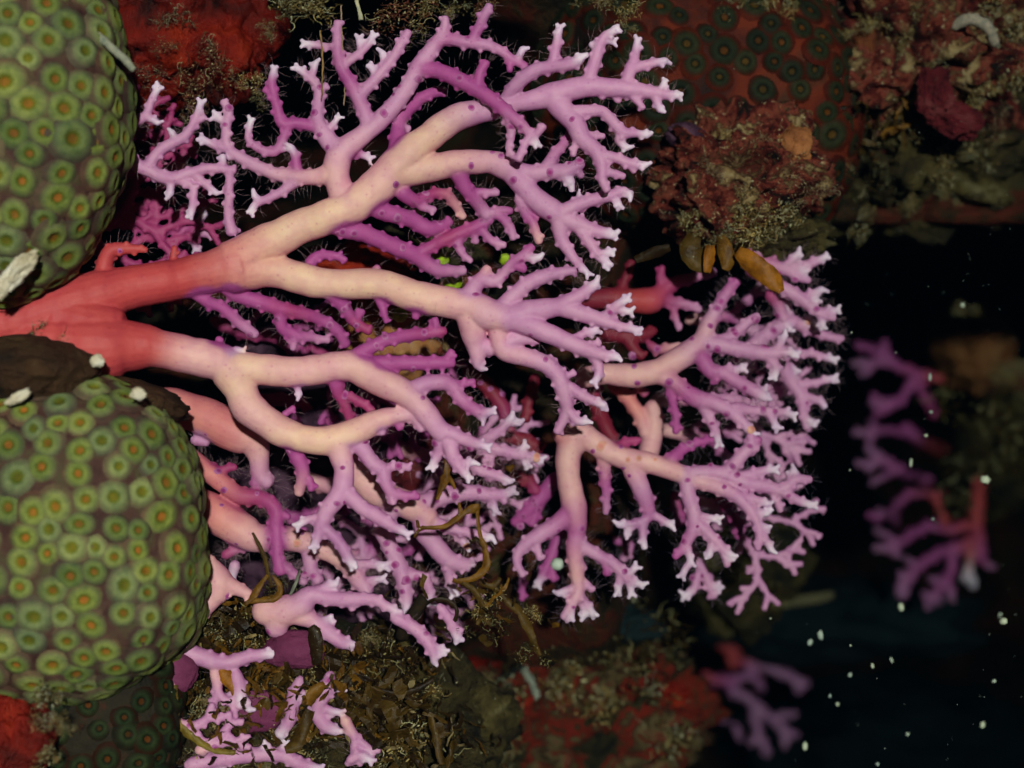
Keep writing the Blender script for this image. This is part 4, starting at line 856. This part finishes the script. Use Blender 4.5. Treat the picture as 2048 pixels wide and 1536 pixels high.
for x, y, d, s, w_, lb in [
    (620, 30, 120, 75, 0, 'big cream turf tuft hanging at the top edge over the twigs'), (590, 10, 160, 50, 0, 'small cream turf tuft left of the big hanging tuft'),
    (810, 25, 60, 70, 2, 'brownish turf tuft above the tall violet branch'), (850, 10, 90, 55, 0, 'cream turf tuft beside the brownish tuft'),
    (900, 15, 120, 45, 0, 'ragged cream turf behind the tall violet branch'), (970, 10, 90, 40, 2, 'rosy turf around the violet tip at the top edge'),
    (390, 180, 150, 60, 2, 'pinkish brown turf dangling under the dark red sponge'), (385, 230, 150, 36, 2, 'thin turf wisp over the pink twigs'),
    (500, 165, 60, 38, 0, 'knobbly cream turf on the curled twig'), (525, 200, 40, 30, 0, 'cream turf knot above the curled pink twig'),
    (290, 150, 120, 36, 2, 'cream frill at the end of the pale worm tube'), (430, 130, 170, 50, 2, 'pink brown turf on the dark red sponge'),
    (330, 90, 130, 34, 2, 'fine turf flecks on the scarlet sponge'), (345, 40, 160, 50, 2, 'dull turf crown on the scarlet sponge'),
    (540, 60, 180, 30, 0, 'yellowish turf crumb beside the dark red sponge'), (1255, 20, 60, 40, 0, 'cream turf hanging above the fan tips'), (1262, 60, 40, 24, 0, 'thin cream wisp touching the forked tip'),
    (1200, 0, 90, 40, 0, 'yellow turf at the top edge left of the hanging cream one'), (1460, 15, 330, 40, 0, 'cream turf over the rust red coral'), (1560, 8, 340, 44, 0, 'forked cream turf at the top edge above rust coral'),
    (1500, 425, 190, 60, 0, 'cream turf fringe under the round hole'), (1425, 340, 180, 40, 2, 'rosy turf left of the round hole'), (1585, 345, 190, 50, 2, 'rosy turf right of the round hole'),
    (1500, 455, 180, 80, 0, 'thick cream turf under the crusted knob'), (1560, 450, 200, 60, 0, 'cream turf beside the thick tuft under the knob'), (1620, 380, 200, 60, 2, 'spiky cream turf right of the peach sponge'),
    (1385, 450, 190, 36, 0, 'lacy cream turf above the orange-brown blades'), (1440, 480, 160, 44, 0, 'lacy cream turf between the brown blades'), (1725, 445, 500, 44, 0, 'hanging turf nub over the dark water'),
    (1860, 30, 380, 60, 0, 'cream turf tangle on top of the maroon boulder'), (2000, 40, 400, 70, 0, 'bushy cream turf beside the curved worm tube'), (2030, 130, 430, 60, 0, 'cream turf bush under the curved worm tube'),
    (1810, 80, 400, 40, 0, 'cream forked turf beside the brownish orange sponge'), (1860, 130, 420, 50, 0, 'cream turf above the small pink sponge'), (1690, 190, 420, 40, 0, 'cream turf on the dark edge of the rust red coral'),
    (1880, 330, 520, 60, 0, 'cream turf on the olive weedy boulder'), (1780, 240, 500, 50, 0, 'thin branching cream turf left of the rose sponge'), (1950, 300, 520, 44, 0, 'cream turf below the rose sponge'), (1760, 350, 520, 50, 1, 'brown turf on the olive weedy boulder'),
    (1700, 60, 400, 34, 0, 'cream turf crumb above the brownish orange sponge'), (1745, 40, 420, 40, 0, 'cream turf left of the turf tangle on the maroon boulder'), (1920, 90, 400, 36, 0, 'cream turf under the arch of the worm tube'),
    (1770, 150, 430, 40, 0, 'cream turf on the flank of the maroon boulder'), (1960, 190, 430, 46, 0, 'cream turf right of the small pink sponge'), (1840, 260, 470, 40, 0, 'cream turf left of the rose pink cushion'), (1700, 270, 480, 36, 0, 'cream turf on the left shoulder of the olive boulder'),
    (1990, 250, 470, 40, 2, 'rosy turf beyond the rose pink cushion'), (1820, 400, 620, 50, 0, 'cream turf hanging from the olive boulder'), (1900, 400, 640, 44, 0, 'pale turf on the lip over the dark water'), (1660, 330, 420, 44, 2, 'rosy turf between the knob and the olive boulder'), (1640, 240, 420, 40, 1, 'brown turf above the peach cushion'), (1450, 270, 200, 30, 0, 'cream grit on the brow of the crusted knob'), (1540, 290, 200, 34, 2, 'rosy turf over the round hole'), (1480, 390, 180, 26, 0, 'cream crumbs on the lower rim of the round hole'),
    (60, 668, -165, 34, 0, 'blurred cream turf on the base of the red stem'), (120, 700, -165, 28, 0, 'small cream turf on the brown rock edge'),
    (90, 1420, -330, 50, 0, 'yellow forked turf over the orange red sponge'), (120, 1450, -330, 40, 0, 'yellow turf sprig beside the forked one'), (85, 1530, -300, 50, 0, 'cream turf at the bottom beside the orange red sponge'),
    (440, 1270, 5, 79, 1, 'brown gritty weed mat over the buried coral'), (400, 1250, -5, 50, 0, 'cream grit on the brown weed mat'), (500, 1270, -5, 57, 1, 'brown weed mat beside the pink limb'), (560, 1180, 15, 43, 1, 'brown weed frond cluster on the violet branch'),
    (410, 1390, 5, 72, 1, 'gritty weed mat inside the yellow rim'), (440, 1430, -5, 57, 0, 'cream grit inside the yellow rim'), (380, 1360, 5, 43, 1, 'brown weed at the rim of the buried coral'), (530, 1390, 25, 64, 1, 'brown weed between the buried pink tips'),
    (600, 1340, 15, 64, 0, 'pale grit below the dark blade'), (680, 1320, 45, 72, 1, 'dark weed mat under the pink limb tip'), (760, 1330, 75, 79, 1, 'dark weed mat below the thick brown stalk'), (740, 1280, 85, 50, 0, 'pale grit on the dark weed mat'),
    (720, 1410, 65, 86, 1, 'dark weed mat between the buried tips and slope'), (820, 1430, 105, 86, 1, 'weed mat left of the crimson sponge'), (780, 1490, 65, 79, 0, 'pale grit on the bottom weed mat'), (860, 1390, 125, 50, 0, 'cream grit beside the small red sponge'),
    (560, 1470, 15, 64, 0, 'pale grit along the bottom pink tips'), (640, 1500, 25, 64, 1, 'brown weed over the bottom pink tips'), (460, 1500, 5, 64, 0, 'pale green grit under the yellow rim'), (360, 1500, 5, 43, 0, 'pale grit beside the dark star coral knob'),
    (960, 1210, -20, 55, 0, 'pale grit caught in the seaweed loops'), (980, 1250, -10, 50, 1, 'brown weed scrap under the seaweed loops'), (1070, 1225, -10, 26, 0, 'white crumb on the ragged strand'), (1060, 1310, 0, 40, 1, 'brown weed scrap at the end of the ragged strand'),
    (1990, 860, 1350, 120, 1, 'blurred olive seaweed fan beyond the purple coral'), (1930, 960, 1350, 80, 1, 'blurred yellow green weed over the red stalk'), (2010, 760, 1400, 60, 0, 'blurred pale weed tip by the maroon sponge'), (1935, 620, 1350, 30, 0, 'blurred pale crumb on the orange brown sponge'),
    (1480, 1120, 1050, 110, 1, 'blurred yellow weed clump behind the drooping tips'), (1240, 1330, 700, 120, 1, 'khaki weed clump on the slope'), (1330, 1300, 760, 90, 1, 'dull green weed clump by the grey-pink coral'), (1170, 1390, 680, 90, 0, 'cream grit on the red speckled slope'),
    (1010, 1480, 680, 110, 0, 'dull cream grit near the bright orange sponge'), (1310, 1470, 700, 110, 0, 'dim pale grit at the foot of the slope'), (1100, 1290, 700, 90, 1, 'brown weed clump right of the rusty sponge'), (1220, 1220, 760, 100, 1, 'dark weed under the lowest drooping tip')]:
    tuft(x, y, d, s, lb, w_)

# ------------------------------------------------------------------ seaweed blades
def ribbon(name, pts, label, col, seed=0, thick=0.9, fray=0.28, cat='seaweed', group=None):
    """flat blade: x, y, depth, half-width; a thin body with two faces and rims"""
    rng = random.Random(seed); q = catmull([np.array(p, float) for p in pts], 7)
    V = []; F = []; cc = []; n = len(q)
    for i, p in enumerate(q):
        a = q[max(i - 1, 0)]; b = q[min(i + 1, n - 1)]
        t = np.array([b[0] - a[0], b[1] - a[1]]); t = t / (np.hypot(*t) + 1e-6); s = np.array([-t[1], t[0]])
        wl = 0.72 * p[3] * (1 + rng.uniform(-fray, fray)); wr = 0.72 * p[3] * (1 + rng.uniform(-fray, fray)); tw = math.sin(i * 0.31 + seed) * 0.5
        for sgn, wd in ((-1, wl), (0, 0), (1, wr)):
            x, y = p[0] + s[0] * wd * sgn, p[1] + s[1] * wd * sgn
            for f in (-1, 1): V.append(P(x, y, p[2] + sgn * wd * tw + f * thick * (1.0 if sgn == 0 else 0.55)))
            g = rng.uniform(.75, 1.2); cc += [tuple(c * g for c in col)] * 2
    for i in range(n - 1):
        a = i * 6; b = a + 6
        for k in (0, 2): F += [(a + k, a + k + 2, b + k + 2, b + k), (a + k + 1, b + k + 1, b + k + 3, a + k + 3)]
        F += [(a, b, b + 1, a + 1), (a + 4, a + 5, b + 5, b + 4)]
    for a in (0, (n - 1) * 6): F += [(a, a + 1, a + 3, a + 2), (a + 2, a + 3, a + 5, a + 4)]
    c0 = V[0].copy(); o = link(name, mesh([v - c0 for v in V], F, True, cc), M_weed, loc=c0); tag(o, label, cat, group); return o
def weed_material():
    m, nt, b = new_mat('seaweed_blade'); p = geo_pos(nt)
    at = add(nt, 'ShaderNodeAttribute'); at.attribute_name = 'Col'
    c = mix(nt, ramp(nt, ntex(nt, 300, 5, 0.6, p), [(0.4, (0, 0, 0)), (0.65, (1, 1, 1))]), at.outputs['Color'], mix(nt, 1.0, at.outputs['Color'], (0.45, 0.40, 0.4), 'MULTIPLY'))
    g = ramp(nt, ntex(nt, 1100, 4, 0.7, p), [(0.66, (0, 0, 0)), (0.72, (1, 1, 1))])
    c = mix(nt, g, c, (0.5, 0.46, 0.28)); nt.links.new(c, b.inputs['Base Color'])
    b.inputs['Roughness'].default_value = 0.5; b.inputs['Specular IOR Level'].default_value = 0.2
    bump(nt, b, ntex(nt, 500, 4, 0.6, p), 0.5, 0.001); return m
M_weed = weed_material()
BR = (0.19, 0.085, 0.008); OL = (0.085, 0.046, 0.006); DK = (0.028, 0.014, 0.003); OR = (0.32, 0.115, 0.008)
FLAT = {0, 1, 2, 3, 4, 16, 21, 22, 24}
RIB = [([(1474, 502, 120, 14), (1495, 518, 110, 27), (1525, 542, 105, 30), (1550, 566, 105, 24), (1563, 584, 105, 9)], 'glossy orange-brown oval blade over the mauve fan', OR),
 ([(1440, 470, 150, 10), (1450, 500, 140, 24), (1455, 525, 140, 20), (1450, 540, 140, 9)], 'orange-brown blade next to the glossy oval one', BR),
 ([(1390, 470, 160, 18), (1380, 500, 150, 32), (1400, 525, 150, 28), (1420, 540, 150, 12)], 'broad olive brown blade under the lacy turf', OL),
 ([(1420, 490, 140, 14), (1418, 520, 130, 16), (1414, 545, 130, 9)], 'narrow amber blade between the broad ones', OR),
 ([(1340, 495, 190, 10), (1310, 505, 200, 16), (1270, 520, 210, 10)], 'dark brown blade lying along the reef edge', DK),
 ([(890, 905, -60, 5), (893, 930, -65, 7), (892, 950, -65, 12), (884, 972, -60, 10), (874, 1000, -60, 4)], 'pointed brown blade hanging from the pale tips', BR),
 ([(893, 950, -65, 7), (905, 965, -60, 6), (910, 978, -60, 4)], 'short side spur of the pointed brown blade', BR),
 ([(829, 1076, -50, 5), (840, 1058, -55, 6), (868, 1055, -55, 6), (893, 1052, -55, 7), (922, 1029, -55, 9), (945, 1017, -55, 12), (960, 1012, -55, 8)], 'zigzag brown strand across the pink limbs', BR),
 ([(836, 1056, -55, 5), (834, 1040, -55, 4)], 'stubby prong of the zigzag strand', BR), ([(921, 1030, -55, 6), (918, 1005, -55, 5)], 'upright prong of the zigzag strand', BR),
 ([(955, 1017, -50, 5), (958, 1061, -50, 5), (970, 1100, -45, 9), (972, 1130, -45, 11), (958, 1150, -45, 10), (925, 1163, -45, 9), (905, 1160, -45, 6)], 'curving brown strand hooking under the pale tips', BR),
 ([(940, 1085, -40, 6), (952, 1078, -42, 8), (966, 1090, -44, 7)], 'curled brown lobe on the hooked strand', DK),
 ([(925, 1163, -45, 7), (950, 1185, -40, 8), (965, 1215, -35, 8), (955, 1250, -30, 6)], 'brown strand falling from the hook', OL),
 ([(845, 1212, -30, 5), (868, 1200, -38, 6), (900, 1203, -38, 7), (914, 1222, -38, 6), (906, 1246, -30, 6), (884, 1258, -20, 5), (866, 1250, -10, 3)], 'hooked dark brown loop of seaweed', DK),
 ([(985, 1170, -30, 6), (1010, 1200, -25, 9), (1040, 1225, -20, 12), (1058, 1260, -15, 13), (1070, 1290, -10, 10), (1080, 1312, -5, 5)], 'ragged brown strand over the red speckled slope', OL),
 ([(960, 1165, -35, 7), (985, 1172, -30, 9), (1000, 1155, -30, 6)], 'olive brown fork beside the ragged strand', OL),
 ([(635, 1330, -60, 14), (632, 1290, -65, 20), (628, 1262, -65, 18), (622, 1252, -65, 10)], 'blunt dark brown blade standing on the pink limb', DK),
 ([(505, 1065, -70, 3), (515, 1085, -70, 5), (530, 1115, -65, 6), (536, 1150, -60, 5), (545, 1175, -55, 7)], 'thin brown stem with pale grit on the violet branch', OL),
 ([(545, 1150, -60, 4), (560, 1175, -60, 9), (552, 1195, -60, 10), (520, 1200, -60, 8), (490, 1205, -60, 4)], 'curled brown frond at the foot of the violet branch', BR),
 ([(535, 1150, -60, 4), (520, 1170, -60, 8), (505, 1195, -60, 8), (490, 1210, -60, 5)], 'narrow brown frond beside the curled one', BR),
 ([(600, 1140, -60, 3), (592, 1165, -60, 5), (580, 1190, -60, 4)], 'thin grey blade leaning on the pink limb', (0.2, 0.2, 0.15)),
 ([(425, 1335, -55, 8), (450, 1350, -60, 20), (468, 1375, -60, 16), (470, 1395, -60, 6)], 'amber blade among the buried pink tips', OR),
 ([(650, 1368, -55, 10), (628, 1385, -60, 18), (615, 1410, -60, 12)], 'amber brown blade between the buried pink tips', BR),
 ([(352, 1370, -80, 6), (350, 1420, -85, 9), (362, 1455, -85, 10), (400, 1485, -85, 10), (430, 1500, -80, 9), (470, 1505, -75, 7)], 'yellow brown rim curving round the gritty weed mat', (0.22, 0.15, 0.02)),
 ([(620, 1420, -50, 14), (605, 1460, -50, 18), (590, 1490, -50, 20), (570, 1500, -50, 10)], 'broad brown blade over the bottom pink tips', OL),
 ([(760, 1380, -10, 6), (800, 1390, -10, 9), (840, 1375, -5, 8), (868, 1355, 0, 5)], 'long dark blade above the bottom weed mat', DK),
 ([(860, 1430, 20, 6), (872, 1480, 15, 12), (885, 1530, 10, 10)], 'brown frond at the bottom beside the cream crust', OL),
 ([(1010, 935, 60, 5), (1020, 940, 55, 9), (1028, 930, 55, 4)], 'scrap of brown blade behind the pale pink tip', BR)]
for i, (pt, lb, c) in enumerate(RIB): ribbon('seaweed', pt, lb, c, i, 1.2, 0.08 if i in FLAT else 0.28)
def blades(x, y, d, n, spread, L, label, cols, seed, wide=1.0):
    """a clump of weed whose many narrow blades nobody could count"""
    rng = random.Random(seed); V = []; F = []; cc = []
    for _ in range(n):
        bx, by = x + rng.gauss(0, spread), y + rng.gauss(0, spread * .55); a = rng.uniform(0, 6.28); bd = d + rng.uniform(-40, 60)
        pts = []; l = L * rng.uniform(.4, 1.2); m = 5
        for k in range(m):
            pts.append((bx, by, bd)); a += rng.gauss(0, .55); bx += math.cos(a) * l / m; by += math.sin(a) * l / m; bd += rng.gauss(-2, 10)
        wd = rng.uniform(1.5, 6.5) * wide; b0 = len(V); g = rng.uniform(.6, 1.2); c = rng.choice(cols)
        for k, p in enumerate(pts):
            w2 = wd * (0.45 + 0.55 * math.sin(math.pi * (k + .6) / (m + .4))) * rng.uniform(.55, 1.25); nx, ny = -math.sin(a), math.cos(a)
            V += [P(p[0] + nx * w2, p[1] + ny * w2, p[2] + rng.gauss(0, 2)), P(p[0], p[1], p[2] - 1.2 + rng.gauss(0, 1.5)), P(p[0] - nx * w2, p[1] - ny * w2, p[2] + rng.gauss(0, 2)), P(p[0], p[1], p[2] + 1.6)]
            cc += [tuple(q * g for q in c)] * 4
        for k in range(m - 1):
            for j in range(4): F.append((b0 + k * 4 + j, b0 + k * 4 + (j + 1) % 4, b0 + k * 4 + 4 + (j + 1) % 4, b0 + k * 4 + 4 + j))
    c0 = P(x, y, d); o = link('seaweed_clump', mesh([v - c0 for v in V], F, False, cc), M_weed, loc=c0); tag(o, label, 'seaweed'); return o
blades(440, 1275, 25, 170, 55, 60, 'tangled brown seaweed over the buried pink coral', [OL, BR, DK, DK, OL, BR, DK, (0.42, 0.30, 0.12)], 1)
blades(430, 1410, 35, 190, 60, 60, 'tangled brown seaweed inside the yellow brown rim', [OL, BR, DK, DK, OL, BR, DK, (0.42, 0.30, 0.12)], 2)
blades(580, 1370, 65, 190, 70, 60, 'loose brown seaweed among the buried pink tips', [OL, BR, DK, DK, OL, BR, DK, (0.42, 0.30, 0.12)], 3)
blades(740, 1330, 105, 260, 70, 60, 'dense dark seaweed under the thick brown stalk', [DK, OL, DK, DK, OL, BR, DK, DK, (0.34, 0.25, 0.11)], 4)
blades(760, 1460, 95, 260, 80, 65, 'dense dark seaweed along the bottom edge', [DK, OL, DK, DK, OL, BR, DK, DK, (0.34, 0.25, 0.11)], 5)
blades(560, 1500, 55, 120, 80, 50, 'ragged brown seaweed between the lowest pink tips', [OL, BR, DK, DK, OL, BR, DK, (0.42, 0.30, 0.12)], 6)
blades(560, 1390, -60, 45, 60, 55, 'stray brown blades lying over the buried pink tips', [OL, BR, DK, BR], 9)
blades(450, 1480, -60, 40, 60, 50, 'stray brown blades over the lowest pink limb', [OL, BR, DK], 10)
blades(430, 1300, 0, 26, 50, 70, 'broad brown fronds over the buried coral', [OL, BR, DK], 11, 2.2)
blades(690, 1340, -10, 40, 70, 80, 'broad dark fronds under the pink limb tips', [DK, OL, DK, BR], 12, 2.4)
blades(760, 1450, 0, 46, 80, 90, 'broad dark fronds along the bottom', [DK, OL, OL], 13, 2.6)
blades(520, 1440, -20, 26, 60, 70, 'broad brown fronds between the lowest pink limbs', [OL, BR, DK], 14, 2.2)
blades(960, 1215, -10, 26, 45, 60, 'brown frond scraps tangled in the hooked loop', [OL, BR, DK], 15, 1.4)
blades(1600, 200, 420, 120, 60, 70, 'brown seaweed fringe at the edge of the rust red coral', [OL, DK, DK], 7)
blades(1720, 210, 480, 140, 70, 80, 'amber brown seaweed on the olive weedy boulder', [OL, BR, DK], 8)

# ------------------------------------------------------------------ drifting specks
M_speck = attr_material('drifting_speck', rough=0.6, vary=0.1)
SPK = []
for i in range(3):
    V = [v * (1 + 0.35 * fbm(v * 1.7 + Vector((i * 5, 0, 0)), 3)) for v in ico(2)[0]]
    me = mesh(V, ico(2)[1], True, [(0.62, 0.66, 0.50)] * len(V)); me.materials.append(M_speck); SPK.append(me)
rng = random.Random(77)
def speck(x, y, d, r, label, sy=1.0, group=None):
    o = link('drifting_speck', rng.choice(SPK), loc=P(x, y, d)); k = r * K(d); o.scale = (k, k, k * sy); o.rotation_euler = (0, rng.uniform(-.4, .4), 0)
    tag(o, label, 'speck', group)
for x, y, d, r, sy in [(2007, 1242, 250, 8, .9), (1988, 1362, 250, 5, .8), (1641, 1270, 350, 6, 1.6), (1620, 1285, 350, 5, 1.6), (1675, 1408, 400, 4, 1), (1541, 1237, 200, 2, 1), (1701, 1291, 200, 2, 1),
        (1862, 824, 300, 4, .8), (1852, 871, 300, 4, .8), (1866, 1038, 300, 3, 1), (1802, 1214, 400, 6, 1.5), (1815, 1468, 350, 4, 1), (1965, 1450, 400, 5, 1.6), (1610, 1493, 350, 5, 2), (1703, 665, 200, 2, 1),
        (1792, 705, 200, 2, .7), (1860, 755, 300, 3, 3), (1822, 925, 350, 3, 3), (1745, 1332, 300, 3, 2), (1700, 1350, 350, 4, 1.4), (1660, 1392, 300, 3, 1.4), (1783, 1320, 350, 3, 2), (1700, 940, 220, 2, 1), (2000, 1230, 600, 3, 2),
        (1115, 1128, -220, 13, 1), (1970, 960, 300, 10, 1), (1755, 1528, 300, 4, 1), (1925, 610, 500, 5, 1)]:
    lb = {(1115, 1128): 'soft pale speck floating before the drooping branch', (2007, 1242): 'brightest pale speck adrift in the dark water', (1970, 960): 'large dim speck beside the red stalk'}.get((x, y))
    speck(x, y, d, r, lb or 'tiny pale speck adrift in the dark water', sy, None if lb else 'specks adrift in the dark water')
V = []; F = []
for _ in range(420):
    x, y, d = rng.uniform(0, 2048), rng.uniform(0, 1536), rng.uniform(-200, 700)
    if x < 1600 and rng.random() < 0.6: continue
    ball(V, F, P(x, y, d), rng.uniform(0.5, 1.1) * PX, 1)
tag(link('fine_specks', mesh(V, F, True, [(0.6, 0.62, 0.5)] * len(V)), M_speck), 'fine pale dust drifting in the water', 'speck', kind='stuff')
